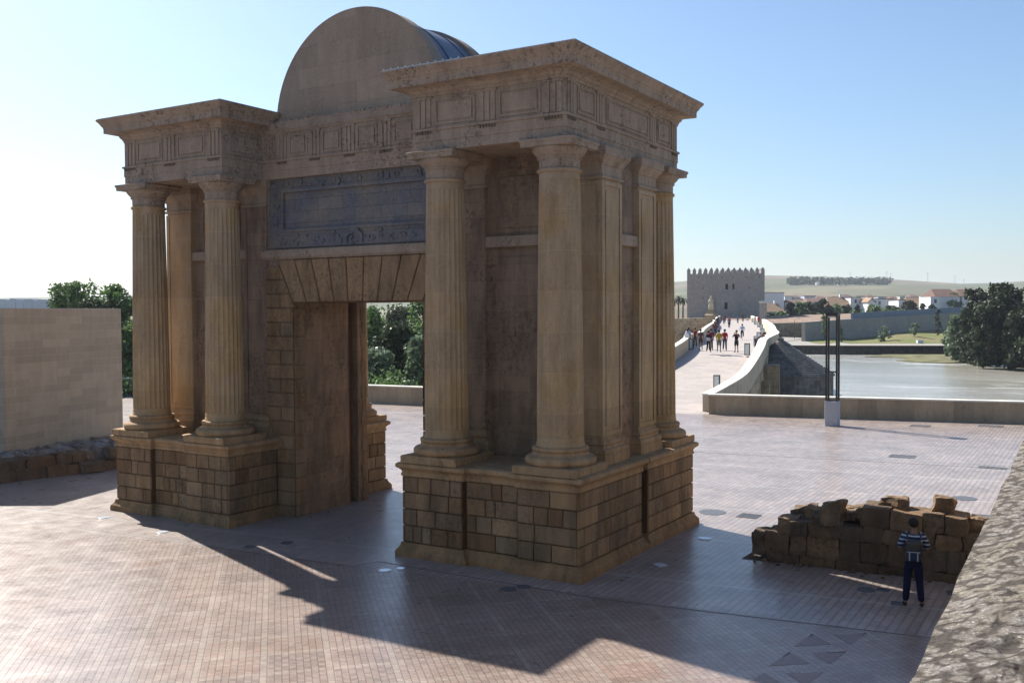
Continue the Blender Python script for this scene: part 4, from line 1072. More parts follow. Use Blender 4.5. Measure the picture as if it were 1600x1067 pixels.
def tree(name, lab, loc, h, w, mat='leaf', seed=0, trunk_h=.3, dens=70, size=.16, shape='round', group=None, nclump=26, base=0.0, tr=(.7, 1.3), rk=1.0):
    rg = random.Random(seed); t = thing(name, lab, 'tree', loc, 0, group)
    mb = MB(); top = h * .8; cl = []
    def bend(z): return Vector((.04 * h * math.sin(z / h * 3 + seed), .04 * h * math.cos(z / h * 2.3 + seed), z))
    segs = 5
    for i in range(segs): mb.tube(bend(top * i / segs), bend(top * (i + 1) / segs), h * .028 * (1 - i / segs * .85) + .02, h * .028 * (1 - (i + 1) / segs * .85) + .02, 7)
    for i in range(nclump):
        k = (i + .5) / nclump; a = rg.uniform(0, 2 * PI)
        z = h * (trunk_h + (1 - trunk_h) * rg.uniform(0.02, .93))
        kk = (z / h - trunk_h) / (1 - trunk_h)
        if shape == 'round': env = math.sqrt(max(.05, 1 - (2 * kk - .85) ** 2 * .8))
        elif shape == 'column': env = .9 * (1 - kk * .5)
        elif shape == 'bush': env = math.sqrt(max(.08, 1 - kk ** 2))
        elif shape == 'willow': env = math.sqrt(max(.1, 1 - (kk - .4) ** 2 * 1.8))
        rad = w / 2 * env * rg.uniform(.25, .85); c_ = bend(min(z, top)); c_.z = z; c_ += Vector((math.cos(a) * rad, math.sin(a) * rad, 0))
        r_ = rk * w * rg.uniform(.10, .19) * (1.15 if shape != 'column' else 1.4); cl.append((tuple(c_), r_))
        if i % 2 == 0: mb.tube(bend(max(.1, z - rad * .8) if z > h * trunk_h else z * .7), c_, h * .011, h * .003, 5)
    cl.append((tuple(bend(h * .62)), w * .2)); cl.append((tuple(bend(h * .45)), w * .2)); cl.append(((bend(h).x, bend(h).y, h * .93), w * .11))
    mb.build('trunk', 'bark', t)
    leaves('crown', cl, dens, size, seed + 1, mat, t, .85, tr); return t
def tpx(px0, px1, ytop, ybase, t):
    "base point, height and width of a tree seen between these pixels at depth t"
    b = at((px0 + px1) / 2, ybase, t); w = (px1 - px0) / FPX * t; h = (ybase - ytop) / FPX * t
    return (b.x, b.y, b.z), h, w
# behind the left wall
for i, (a, b, y0, y1, t, m_) in enumerate([(78, 172, 436, 640, 84, 'leaf'), (150, 232, 438, 640, 82, 'leaf'), (100, 200, 462, 640, 80, 'leaf_dark'), (176, 240, 500, 645, 78, 'leaf'), (222, 262, 455, 640, 76, 'leaf')]):
    loc, h, w = tpx(a, b, y0, y1, t)
    tree('river_tree', ['broad leafy tree rising above the tall pale wall at the far left', 'leafy tree between the pale wall and the leftmost column, reaching above the wall', 'dark bushy tree behind the pale wall below the broad one', 'bushy tree seen in the gap between the pale wall and the leftmost column', 'slim tree hidden behind the leftmost column'][i], loc, h, w * 1.35, m_, 20 + i, .08, 170, .16, nclump=130, rk=.62, group='trees beyond the left river parapet')
# through the doorway
for i, (a, b, y0, y1, t, m_, sh) in enumerate([(560, 615, 470, 640, 92, 'leaf', 'round'), (590, 650, 505, 640, 84, 'leaf_dark', 'round'), (628, 700, 460, 640, 110, 'leaf', 'round'), (560, 612, 545, 640, 78, 'leaf_grey', 'bush'), (632, 680, 520, 640, 76, 'leaf_grey', 'bush'), (600, 660, 478, 640, 128, 'leaf_dark', 'round')]):
    loc, h, w = tpx(a, b, y0, y1, t)
    tree('river_tree', ['tall green tree at the left of the view through the doorway', 'deep green tree in the middle of the view through the doorway', 'tall spreading tree at the right of the view through the doorway', 'light leafy bush-like tree low at the left of the doorway view', 'light leafy young tree low at the right of the doorway view', 'dark tree furthest back in the doorway view'][i], loc, h, w * 1.45, m_, 40 + i, .03, 150, .2, sh, nclump=75, group='trees seen through the doorway')
mb = MB()
hv = []
for i in range(34):
    px = 470 + i * 9; q_ = at(px, 600, 72 + 2.5 * (i % 3)); hv.append(((q_.x, q_.y, .1 + random.uniform(-.6, 1.0)), random.uniform(.9, 1.5)))
for i in range(20):
    px = 150 + i * 9; q_ = at(px, 600, 74 + 2 * (i % 3)); hv.append(((q_.x, q_.y, .0 + random.uniform(-.5, .8)), random.uniform(.9, 1.5)))
o = leaves('riverside_scrub', hv, 110, .13, 5, 'leaf', None); tag(o, 'low scrub growing just beyond the river parapet, seen through the doorway', 'scrub', kind='stuff')
# car parked on the far road seen through the doorway
# big dark trees at the right edge
for i, (a, b, y0, y1, t, m_) in enumerate([(1496, 1556, 446, 570, 200, 'leaf_dark'), (1530, 1600, 440, 572, 192, 'leaf_dark'), (1575, 1660, 432, 574, 186, 'leaf_dark'), (1510, 1575, 470, 571, 184, 'leaf_dark'), (1560, 1640, 490, 576, 178, 'leaf_dark'), (1478, 1530, 492, 566, 206, 'leaf_grey'), (1472, 1506, 515, 556, 214, 'leaf_grey'), (1620, 1740, 440, 580, 190, 'leaf_dark')]):
    loc, h, w = tpx(a, b, y0, y1, t)
    tree('riverside_tree', ['leftmost tall dark tree of the clump at the right riverside', 'second tall dark tree of the clump at the right riverside', 'tallest dark tree at the right picture edge', 'dark tree low in front of the clump at the right riverside', 'dark tree at the water edge near the right picture edge', 'silvery willow left of the dark clump', 'small silvery willow at the tip of the gravel spit', 'dark tree furthest right of the riverside clump'][i], loc, h, w * (.92 if i in (0, 5, 6) else 1.1), m_, 60 + i, .02, 60, .4, 'round' if i < 5 else 'willow', nclump=85, rk=.75, group='trees of the right riverside clump', tr=(.6, 1.25))
# small trees on the green bank
for i, (a, b, y0, y1, t, m_, sh) in enumerate([(1372, 1392, 510, 537, 262, 'leaf_grey', 'round'), (1420, 1437, 505, 527, 272, 'leaf_grey', 'round'), (1458, 1470, 482, 524, 268, 'leaf_dark', 'column'), (1310, 1318, 505, 535, 262, 'leaf', 'column'), (1283, 1294, 490, 530, 266, 'leaf', 'column')]):
    loc, h, w = tpx(a, b, y0, y1, t)
    tree('young_tree', ['small silvery tree left on the green bank', 'small silvery tree right on the green bank', 'slim dark poplar in front of the embankment wall', 'thin shrub on the bank behind the frame lamp', 'green creeper-like tree against the embankment wall left of the frame lamp'][i], loc, h, w, m_, 80 + i, .18 if sh != 'column' else .05, 70, .3, sh, nclump=22, group='small trees across the river')
# town trees
TT = [(1226, 1246, 474, 498, 330), (1240, 1262, 471, 498, 338), (1256, 1278, 472, 498, 345), (1272, 1300, 469, 499, 335), (1296, 1316, 475, 497, 350), (1312, 1330, 477, 495, 360), (1334, 1343, 476, 492, 345), (1352, 1378, 478, 490, 400), (1408, 1432, 472, 489, 370), (1438, 1447, 474, 487, 365), (1472, 1504, 459, 486, 395), (1382, 1402, 479, 489, 400), (1190, 1212, 489, 499, 345), (1208, 1230, 488, 499, 350), (1392, 1410, 481, 490, 380), (1450, 1462, 476, 487, 380)]
lab = ['dark round tree right of the white block beside the tower', 'dark tree second right of the tower side houses', 'leafy tree third right of the tower side houses', 'largest dark tree behind the frame lamp top', 'green tree just right of the frame lamp top', 'light tree left of the long brown roof base', 'small dark tree before the long brown roof', 'low bushes before the white gabled house', 'green tree left of the brown roof in mid town', 'small round dark tree before the brown roof', 'dark tree in front of the tall white house', 'low tree between the two white houses', 'low hedge tree beside the tower base', 'low hedge tree under the white block', 'scrubby tree above the blue fence', 'small tree left of the tall white house']
for i, (a, b, y0, y1, t) in enumerate(TT):
    loc, h, w = tpx(a, b, y0, y1, t)
    tree('town_tree', lab[i], (loc[0], loc[1], loc[2] - .5), h + .5, w * 1.15, ['leaf_dark', 'leaf'][i % 3 == 1], 100 + i, .1, 45, .5, 'bush', nclump=18, group='trees in the far town')
# palms left of the tower
for i, (px, y0, y1) in enumerate(((1060, 456, 499), (1067, 460, 499), (1052, 462, 499))):
    b = at(px, y1, 305); h = (y1 - y0) / FPX * 305
    t = thing('palm_tree', ['taller palm just left of the tower', 'palm touching the left tower edge', 'palm half hidden behind the gateway edge'][i], 'palm', (b.x, b.y, b.z), 0, 'palms left of the tower')
    mb = MB(); mb.tube((0, 0, 0), (0.1, 0, h * .78), .3, .2, 8); mb.build('trunk', 'bark', t)
    mb = MB()
    for k in range(22):
        a = k * 2.4; el = .9 - (k / 22) * 1.5; L_ = 2.3; p0 = Vector((0.1, 0, h * .78)); 
        for s_ in range(4):
            e2 = el - s_ * .45; p1 = p0 + Vector((math.cos(a) * math.cos(e2), math.sin(a) * math.cos(e2), math.sin(e2))) * L_ / 4
            sd = Vector((-math.sin(a), math.cos(a), 0)) * .3 * (1 - s_ / 5)
            mb.add([p0 - sd, p0 + sd, p1 + sd * .8, p1 - sd * .8], [(0, 1, 2, 3)]); p0 = p1
    mb.build('fronds', 'leaf_dark', t, recalc=False)
def t_for(px, y, t0=900, t1=2600):
    "depth at which the hillside reaches photograph height y"
    for t in range(t0, t1, 10):
        if hor(px) - (land_z(px, t) - 6.3) / t * FPX <= y: return t
    return t1
# far wood on the ridge
cl = []
rg = random.Random(4)
for k in range(230):
    px = rg.uniform(1232, 1390); t = t_for(px, rg.uniform(441.5, 445.5)); q_ = at(px, 484, t); s_ = rg.uniform(3, 6.2)
    cl.append(((q_.x, q_.y, land_z(px, t) + s_ * .9), s_))
o = leaves('ridge_wood', cl, .9, 2.3, 8, 'leaf_dark', None); tag(o, 'far dark wood along the crest of the hill', 'wood', kind='stuff')
cl = []
for k in range(110):
    px = rg.uniform(-60, 1060) if k % 2 else rg.uniform(1192, 1560); t = rg.uniform(600, 1000); q_ = at(px, 484, t); s_ = rg.uniform(2, 4)
    cl.append(((q_.x, q_.y, land_z(px, t) + s_ * .6), s_))
o = leaves('field_scrub', cl, 1.5, 1.2, 9, 'leaf_dark', None); tag(o, 'scattered bushes on the far hill slopes', 'scrub', kind='stuff')
cl = []
for k in range(150):
    px = rg.uniform(1226, 1510); t = rg.uniform(345, 520); q_ = at(px, 484, t); s_ = rg.uniform(1.0, 2.3)
    cl.append(((q_.x, q_.y, 4.2 + s_ * .5), s_))
o = leaves('town_scrub', cl, 9, .45, 10, 'leaf', None); tag(o, 'low mixed bushes and hedges filling the gardens of the far town', 'scrub', kind='stuff')
cl = []
for k in range(170):
    px = rg.uniform(-500, 1010); t = rg.uniform(125, 230); q_ = at(px, 484, t); s_ = rg.uniform(2.2, 4.2)
    cl.append(((q_.x, q_.y, -2 + s_ * .8 + (t - 125) * .02), s_))
o = leaves('islet_wood', cl, 5.5, .5, 12, 'leaf', None); tag(o, 'mass of willows and scrub covering the river islet behind the gateway', 'wood', kind='stuff')
# power line pylons on the ridge
for i, (px, y0) in enumerate(((1328.5, 425), (1385, 424), (1391.5, 427), (1449, 426), (1491.5, 431), (1505.5, 436))):
    t_ = 2600; b = at(px, 484, t_); zb_ = land_z(px, t_) - 1; h = 6.3 + (hor(px) - y0) / FPX * t_ - zb_
    p = thing('power_pylon', '%s power pylon from the left on the hill skyline' % ['first', 'second', 'third', 'fourth', 'fifth', 'sixth'][i], 'pylon', (b.x, b.y, zb_), YAW * -1, 'pylons on the hill skyline')
    mb = MB()
    for sx in (-1, 1): mb.tube((sx * 1.6, 0, 0), (sx * .2, 0, h), .38, .25, 4)
    for k in range(5): z = h * k / 6; zz = h * (k + 1) / 6; xx = 1.6 - 1.4 * z / h; x2 = 1.6 - 1.4 * zz / h; mb.tube((-xx, 0, z), (x2, 0, zz), .12, .12, 4)
    mb.build('pylon_mast', 'city', p)
    mb = MB(); mb.tube((-4, 0, h * .85), (4, 0, h * .85), .2, .2, 4); mb.tube((-3, 0, h * .95), (3, 0, h * .95), .2, .2, 4); mb.build('pylon_arm', 'city', p)

# ================================================================== TOWN
def house(lab, px0, px1, ytop, ybase, t, wall='white_wall', roof=None, rh=0.0, depth=11, name='town_house', wins=0, rot=0.0, yroof=None, chim=False, cat='house'):
    a = at(px0, ybase, t); b = at(px1, ybase, t); w = (b - a).length; cc = (a + b) / 2
    h = (ybase - ytop) / FPX * t
    ang = math.atan2((b - a).y, (b - a).x) + rot
    o = thing(name, lab, cat, (cc.x, cc.y, cc.z - 1.5), ang); z1 = h + 1.5
    mb = MB(); mb.box(-w / 2, w / 2, 0, depth, 0, z1)
    if roof and rh and roof == 'gable_side':   # gable facing us
        mb.add([(-w / 2, 0, z1), (w / 2, 0, z1), (0, 0, z1 + rh), (-w / 2, depth, z1), (w / 2, depth, z1), (0, depth, z1 + rh)], [(0, 1, 2), (3, 5, 4), (0, 3, 4, 1)])
    mb.build('house_wall', wall, o)
    if roof:
        mb = MB(); e = .45
        if roof == 'gable_side':
            mb.hexa([(-w / 2 - e, -e, z1 - .2), (-w / 2 - e, depth + e, z1 - .2), (0, depth + e, z1 + rh + .05), (0, -e, z1 + rh + .05)], [(-w / 2 - e, -e, z1 + .05), (-w / 2 - e, depth + e, z1 + .05), (0, depth + e, z1 + rh + .3), (0, -e, z1 + rh + .3)])
            mb.hexa([(w / 2 + e, -e, z1 - .2), (w / 2 + e, depth + e, z1 - .2), (0.001, depth + e, z1 + rh + .05), (0.001, -e, z1 + rh + .05)], [(w / 2 + e, -e, z1 + .05), (w / 2 + e, depth + e, z1 + .05), (0.001, depth + e, z1 + rh + .3), (0.001, -e, z1 + rh + .3)])
            mt = 'tile'
        elif roof == 'flat':
            mb.box(-w / 2 - .2, w / 2 + .2, -.2, depth + .2, z1, z1 + .3); mt = 'dark_tile'
        else:
            hx = w * .12
            mb.add([(-w / 2 - e, -e, z1 + .01), (w / 2 + e, -e, z1 + .01), (w / 2 + e, depth + e, z1 + .01), (-w / 2 - e, depth + e, z1 + .01), (-w / 2 + hx, depth / 2, z1 + rh), (w / 2 - hx, depth / 2, z1 + rh)], [(0, 3, 2, 1), (0, 1, 5, 4), (1, 2, 5), (2, 3, 4, 5), (3, 0, 4)])
            mt = 'dark_tile' if roof == 'dark' else 'tile'
        r_ = mb.build('roof', mt, o)
        if chim: mb = MB(); mb.box(w * .2, w * .2 + 1, depth / 2 - .5, depth / 2 + .5, z1, z1 + rh + 1.2); mb.build('chimney', 'white_wall', r_)
    for k in range(wins):
        x = -w / 2 + w * (k + .5) / wins; mb = MB(); mb.box(x - .5, x + .5, -.04, .06, z1 - 2.4, z1 - .9); mb.build('window', 'window', o)
    return o
house('large plain white block standing right beside the battlemented tower', 1188, 1225, 457.5, 480, 520, roof='flat', wins=0, name='apartment_block', cat='building')
house('brown-roofed white house below the large white block beside the tower', 1192, 1224, 487, 496, 420, roof='hip', rh=3.6, chim=True, wins=2)
house('long low house with dark roof right of the white block beside the tower', 1228, 1262, 473, 482, 520, roof='dark', rh=1.6, depth=14)
house('long low dark-roofed shed left of the brown hip roof', 1262, 1294, 472, 482, 500, 'cream_wall', 'dark', 2.2, 14)
house('house with the long brown hip roof behind the frame lamp', 1294, 1329, 478, 484, 430, roof='hip', rh=4.0, depth=12, chim=True)
house('white house with a projecting bright gable end, left of the round water tank', 1329, 1345, 465, 481, 430, roof='flat', wins=1)
house('small white house with the brown tiled top in mid town', 1346, 1356, 470, 481, 440, roof='hip', rh=1.5)
house('white house with the sloping bright gable, left of the twin windows', 1357, 1367, 472, 482, 420, roof='gable_side', rh=1.6, wins=1)
house('wide white block in the middle of the town with two windows', 1367, 1396, 467.5, 481, 424, roof='flat', wins=2)
house('white house beside the brown roof above the blue fence', 1404, 1420, 469, 481, 410, roof='flat', wins=1)
house('house with the wide brown hip roof above the blue fence', 1420, 1453, 480, 486, 405, 'cream_wall', 'hip', 4.0, 12)
house('tall white house at the right with a narrow window and dark roof', 1454, 1469, 464, 484, 385, roof=None, wins=1)
house('long house with a dark tiled roof behind the dark town tree', 1462, 1500, 463.5, 483, 392, roof='dark', rh=3.2, depth=14)
house('second white house with a dark tiled roof partly behind the riverside trees', 1503, 1530, 463, 483, 392, roof='dark', rh=3.0, depth=14, wins=1)
FH = [(1226, 1238, 463, 469, 760), (1240, 1250, 464.5, 470, 760), (1257, 1275, 462.5, 468, 800), (1278, 1288, 466, 471, 700), (1300, 1316, 464, 468, 800), (1318, 1330, 463, 468, 780), (1338, 1352, 463, 468, 760), (1356, 1366, 463.5, 468, 820), (1372, 1390, 464, 467.5, 800), (1392, 1402, 466, 470, 700), (1406, 1414, 463, 467, 800), (1424, 1436, 464, 468.5, 700), (1440, 1449, 462.5, 468, 740)]
for i, (a, b, y0, y1, t) in enumerate(FH):
    house('%s pale house from the left in the far row at the foot of the hill' % (ORD + ['thirteenth'])[i].replace('nearest', 'first'), a, b, y0, y1, t, ['white_wall', 'cream_wall', 'city'][i % 3], 'dark' if i % 2 else 'flat', 1.6, 10)['group'] = 'far row of houses at the hill foot'
for i, (px, y0) in enumerate(((1236, 443), (1279, 442.5), (1313, 443.5), (1350, 443.5))):
    t = t_for(px, 445.5); house(['leftmost', 'second', 'third', 'rightmost'][i] + ' tiny white farmhouse below the ridge wood', px - 2.3, px + 2.3, y0 - 1.6, y0 + 1.4, t, 'white_wall', 'gable_side', 1.0, 10, name='farmhouse')['group'] = 'farmhouses below the ridge wood'
# distant city blocks on the left horizon
for i, (a, b, y0) in enumerate(((-40, -12, 470), (-10, 8, 467.5), (8, 16, 470), (16, 24, 466.5), (25, 37, 469.5), (38, 50, 467), (51, 60, 470), (60, 72, 468), (73, 84, 470.5), (86, 110, 470))):
    house('%s distant grey-blue apartment block on the left horizon above the pale wall' % ORD[i].replace('nearest', 'leftmost'), a, b, y0, 492, 680, 'city', None, 0, 14, name='apartment_block', cat='building')['group'] = 'distant apartment blocks on the left horizon'
# white information board behind the pale wall corner
ib = thing('information_board', 'white information board on a steel frame seen between the pale wall and the leftmost column', 'board', (-22.2, 13.2, 0), R(50))
mb = MB(); mb.box(-1.0, 1.0, -.04, .04, .75, 2.75); mb.build('board_panel', 'white_wall', ib)
mb = MB()
for x in (-1.05, 1.05): mb.box(x - .04, x + .04, -.05, .05, 0, 2.85)
mb.box(-1.0, 1.0, -.045, .045, .45, .52); mb.box(-1.0, 1.0, -.045, .045, .15, .2); mb.build('board_frame', 'steel', ib)
# lamp post in the riverside landing and the small kiosk on the quay
kp = thing('street_lamp', 'slim dark street lamp before the dark retaining wall across the river', 'street lamp', tuple(at(1241.5, 530, 276)), 0)
mb = MB(); mb.tube((0, 0, 0), (0, 0, 5.5), .09, .06, 8); mb.tube((0, 0, 5.5), (.9, 0, 5.9), .05, .04, 6); mb.build('lamp_post', 'iron', kp)
mb = MB(); mb.box(.8, 1.5, -.15, .15, 5.85, 6.0); mb.build('lamp_head', 'steel', kp)
kc = at(1437, 538.5, 253); kk_ = thing('quay_cabinet', 'small white cabinet with a dark side on the quay edge', 'cabinet', (kc.x, kc.y, kc.z), .5)
mb = MB(); mb.box(-.7, .7, -.6, .6, 0, 1.1); mb.build('cabinet_body', 'white_wall', kk_); mb = MB(); mb.box(-.75, .75, -.65, .65, 1.1, 1.2); mb.build('cabinet_top', 'concrete', kk_)

# ================================================================== PEOPLE
def skin(name, chain_pts, edges, mat, parent, root=0, sub=1):
    me = bpy.data.meshes.new(name); me.from_pydata([p[0] for p in chain_pts], edges, []); me.update()
    me.materials.append(mat)
    o = bpy.data.objects.new(name, me); COL.objects.link(o); o.parent = parent
    sk = o.modifiers.new('skin', 'SKIN'); sk.use_smooth_shade = True
    if not me.skin_vertices: me.attributes.new  # data layer is made by the modifier
    for v, (p, r_) in zip(me.skin_vertices[0].data, chain_pts):
        v.radius = (r_, r_) if not hasattr(r_, '__len__') else r_
    me.skin_vertices[0].data[root].use_root = True
    s_ = o.modifiers.new('subsurf', 'SUBSURF'); s_.levels = sub; s_.render_levels = sub; return o
CM = {}
def cloth(rgb):
    k = tuple(rgb)
    if k not in CM: CM[k] = flat('cloth_%s' % ('dark' if sum(rgb) < .4 else 'light'), rgb, .85, .2, var=.1, scale=20)
    return CM[k]
SKIN = flat('skin', (.34, .20, .14), .6, .4, var=.05); DSK = flat('tanned_skin', (.20, .115, .08), .6, .4, var=.05); HAIR = flat('dark_hair', (.018, .013, .01), .7, .3)
def person(lab, loc, face, pose='stand', shirt=(.5, .5, .5), trousers=(.05, .06, .1), h=1.82, skinm=SKIN, shorts=False, sleeve=.5, bag=None, group=None, hair=HAIR, near=False):
    t = thing('person', lab, 'person', loc, face, group); k = h / 1.76
    st_ = {'stand': 0, 'photo': 0}.get(pose, .22) if pose in ('walk', 'stand', 'photo') else 0
    lean = 0
    V3 = Vector
    hipz = .93; sp = V3((0, 0, 0))
    def S(v): return tuple(V3(v) * k)
    tilt = 0
    if pose == 'lean': tilt = .95
    if pose == 'cycle': tilt = .35; hipz = .98
    def tor(y, z):  # torso point tilted forward about the hips
        dz = z - hipz; return (y * math.cos(tilt) + dz * math.sin(tilt), hipz + dz * math.cos(tilt) - y * math.sin(tilt))
    def T(x, y, z): a, b = tor(y, z); return (x, a, b)
    legs = {}
    for s_ in (-1, 1):
        if pose == 'walk': kn = (s_ * .09, .10 * s_ + .05, .50); an = (s_ * .09, .22 * s_ - (.05 if s_ < 0 else 0), .09 + (.07 if s_ < 0 else 0))
        elif pose == 'cycle': kn = (s_ * .11, .30, .72 if s_ > 0 else .58); an = (s_ * .12, .12, .42 if s_ > 0 else .2)
        elif pose == 'near': kn = (s_ * .115, .0, .50); an = (s_ * .15, -.03, .09)
        else: kn = (s_ * .10, .02, .50); an = (s_ * .12, -.02, .09)
        legs[s_] = (kn, an)
    arms = {}
    for s_ in (-1, 1):
        sh = T(s_ * .175, -.01, 1.43)
        if pose == 'photo': el = (s_ * .30, .10, 1.22); wr = (s_ * .09, .24, 1.50); ha = (s_ * .05, .28, 1.55)
        elif pose == 'walk': el = (s_ * .23, -.08 * s_, 1.15); wr = (s_ * .22, .0 - .20 * s_ + .05, .92); ha = (s_ * .21, .02 - .22 * s_ + .05, .84)
        elif pose == 'lean': el = (s_ * .26, .62, 1.05); wr = (s_ * .12, .80, .98); ha = (s_ * .08, .88, .98)
        elif pose == 'cycle': el = (s_ * .27, .45, 1.22); wr = (s_ * .25, .62, 1.08); ha = (s_ * .25, .68, 1.06)
        elif pose == 'near': el = (s_ * .27, .02, 1.16); wr = (s_ * .12, .24, 1.10); ha = (s_ * .07, .30, 1.12)
        else: el = (s_ * .235, -.03, 1.15); wr = (s_ * .235, .06, .90); ha = (s_ * .225, .08, .82)
        arms[s_] = (sh, el, wr, ha)
    hd = (0, .0) if pose != 'near' else (0, .03)
    P = [((0, 0, hipz + .02), .125), (T(0, 0, 1.10), .115), (T(0, .0, 1.30), .135), (T(0, -.01, 1.44), .085), (T(0, .0, 1.52), .052), (T(0, .015, 1.57), .062), (T(0, .03, 1.63), .088), (T(0, .025, 1.70), .093), (T(0, .01, 1.755), .055)]
    E = [(i, i + 1) for i in range(8)]
    for s_ in (-1, 1):
        kn, an = legs[s_]; sh, el, wr, ha = arms[s_]; n = len(P)
        P += [((s_ * .09, 0, hipz - .06), .085), (kn, .058), (an, .04), ((an[0] + s_ * .01, an[1] + .06, an[2] - .05), .036), ((an[0] + s_ * .02, an[1] + .16, an[2] - .055), .028)]
        E += [(0, n), (n, n + 1), (n + 1, n + 2), (n + 2, n + 3), (n + 3, n + 4)]
        n = len(P); P += [(sh, .055), (el, .040), (wr, .027), (ha, .034)]
        E += [(2, n), (n, n + 1), (n + 1, n + 2), (n + 2, n + 3)]
        # fingers and thumb, or one mitten tip where a hand is under two pixels
        d = (V3(ha) - V3(wr)).normalized(); side = V3((s_, 0, 0)) if abs(d.x) < .8 else V3((0, 1, 0)); up = d.cross(side).normalized(); side = up.cross(d)
        hn = len(P) - 1
        for q, (off, L_) in enumerate(((-.026, .065), (-.009, .078), (.009, .074), (.026, .058)) if near else ((0, .07),)):
            b0 = V3(ha) + side * off + d * .02; b1 = b0 + d * L_ * .5; b2 = b1 + (d * .8 + up * .6 * s_).normalized() * L_ * .5
            m_ = len(P); P += [(tuple(b0), .010 if near else .025), (tuple(b1), .009 if near else .02), (tuple(b2), .008 if near else .012)]; E += [(hn, m_), (m_, m_ + 1), (m_ + 1, m_ + 2)]
        m_ = len(P); P += [(tuple(V3(ha) - side * .04 * s_), .011), (tuple(V3(ha) - side * .055 * s_ + d * .045), .009)]; E += [(hn, m_), (m_, m_ + 1)]
    # nose and ears
    if near:
        n = len(P); P += [(T(0, .135, 1.66), .014), (T(.095, .02, 1.665), .018), (T(-.095, .02, 1.665), .018)]; E += [(6, n), (6, n + 1), (6, n + 2)]
    body = skin('body', [(S(p), r_ * k) for p, r_ in P], E, skinm, t, 0, 2 if near else 1)
    # shirt
    g = .016
    Q = [((0, 0, hipz - .05), .135 + g), (T(0, 0, 1.10), .118 + g), (T(0, 0, 1.30), .138 + g), (T(0, -.01, 1.43), .088 + g)]; E2 = [(0, 1), (1, 2), (2, 3)]
    for s_ in (-1, 1):
        sh, el, wr, ha = arms[s_]; n = len(Q); e1 = V3(sh).lerp(V3(el), min(1, sleeve * 2)); Q += [(sh, .058 + g), (tuple(e1), .047 + g)]; E2 += [(2, n), (n, n + 1)]
        if sleeve > .5: Q += [(tuple(V3(el).lerp(V3(wr), (sleeve - .5) * 2)), .033 + g)]; E2 += [(n + 1, n + 2)]
    skin('shirt', [(S(p), r_ * k) for p, r_ in Q], E2, shirt if not hasattr(shirt, '__len__') else cloth(shirt), t, 0)
    Q = [((0, 0, hipz + .02), .148), ((0, 0, hipz + .12), .135)]; E2 = [(0, 1)]
    for s_ in (-1, 1):
        kn, an = legs[s_]; n = len(Q); Q += [((s_ * .088, 0, hipz - .07), .088 + g), (kn, .064 + g * (.9 if not shorts else 1.6))]; E2 += [(0, n), (n, n + 1)]
        if not shorts: Q += [((an[0], an[1], an[2] - .01), .052 + g)]; E2 += [(n + 1, n + 2)]
    skin('trousers', [(S(p), r_ * k) for p, r_ in Q], E2, cloth(trousers), t, 0)
    hb_ = MB(); nh = 14; rows_ = 8; cen = V3(T(0, -.004, 1.69)); vs = []
    ct, st2 = math.cos(tilt), math.sin(tilt)
    for i in range(rows_ + 1):
        ph = PI * i / rows_ * .78
        for j in range(nh):
            th = 2 * PI * j / nh; q_ = V3((.104 * math.sin(ph) * math.cos(th), .118 * math.sin(ph) * math.sin(th), .112 * math.cos(ph)))
            if q_.y > .03 and q_.z < .035: q_ *= .72
            q_ *= 1 + .05 * noise.noise(q_ * 30); q_ = V3((q_.x, q_.y * ct + q_.z * st2, q_.z * ct - q_.y * st2)); vs.append((cen + q_) * k)
    hb_.add(vs, [(i * nh + j, i * nh + (j + 1) % nh, (i + 1) * nh + (j + 1) % nh, (i + 1) * nh + j) for i in range(rows_) for j in range(nh)] + [[rows_ * nh + j for j in range(nh)]])
    hb_.build('hair', hair, t, smooth=True)
    for s_ in (-1, 1):
        an = legs[s_][1]; skin('shoe', [(S((an[0], an[1] - .03, an[2] - .035)), .05 * k), (S((an[0] + s_ * .01, an[1] + .06, an[2] - .05)), .045 * k), (S((an[0] + s_ * .02, an[1] + .17, an[2] - .055)), .035 * k)], [(0, 1), (1, 2)], cloth((.03, .028, .03)), t, 1)
    return t, k, T
# striped polo for the near man
m = Mat('striped_polo', .85, .2); gx = m.node('TexCoord'); zz = m.xyz(gx.outputs['Object'])[2]
f = m.math('FRACT', m.math('MULTIPLY', m.math('ADD', zz, m.math('MULTIPLY', m.noise(3, 2), .03)), 11.0))
c = m.mix(m.math('GREATER_THAN', f, .66), (.02, .04, .10), (.36, .41, .48)); c = m.mix(m.math('LESS_THAN', f, .16), c, (.02, .02, .03)); m.color(c); MS['polo'] = m.m
man, k, T = person('man in blue and white striped polo and jeans standing before the ruined wall', (15.3, 2.12, 0), R(12), 'near', MS['polo'], (.007, .010, .032), 1.86, DSK, near=True, sleeve=.5)
# backpack is carried by the man: a thing of its own
bp = thing('backpack', 'small black backpack with grey straps on the back of the man in the striped polo', 'backpack', (15.3, 2.12, 0), R(12))
mb = MB(); mb.rock(-.17, .13, -.33, -.17, 1.02, 1.46, .012, 6, 2); mb.build('bag_body', 'black', bp, smooth=True)
mb = MB(); mb.rock(-.14, .10, -.38, -.30, 1.04, 1.24, .012, 5, 4); mb.build('front_pocket', cloth((.02, .03, .06)), bp, smooth=True)
mb = MB()
for x in (-.10, .06): mb.box(x - .012, x + .012, -.392, -.378, 1.05, 1.22)
mb.box(-.15, .11, -.392, -.378, 1.225, 1.24); mb.build('trim_strap', cloth((.35, .37, .42)), bp)
mb = MB()
for s_ in (-1, 1):
    pp = [(s_ * .12, -.18, 1.42), (s_ * .14, -.08, 1.56), (s_ * .145, .06, 1.57), (s_ * .15, .15, 1.42), (s_ * .17, .12, 1.22), (s_ * .16, -.14, 1.10)]
    for a, b in zip(pp[:-1], pp[1:]): mb.tube(a, b, .018, .018, 6)
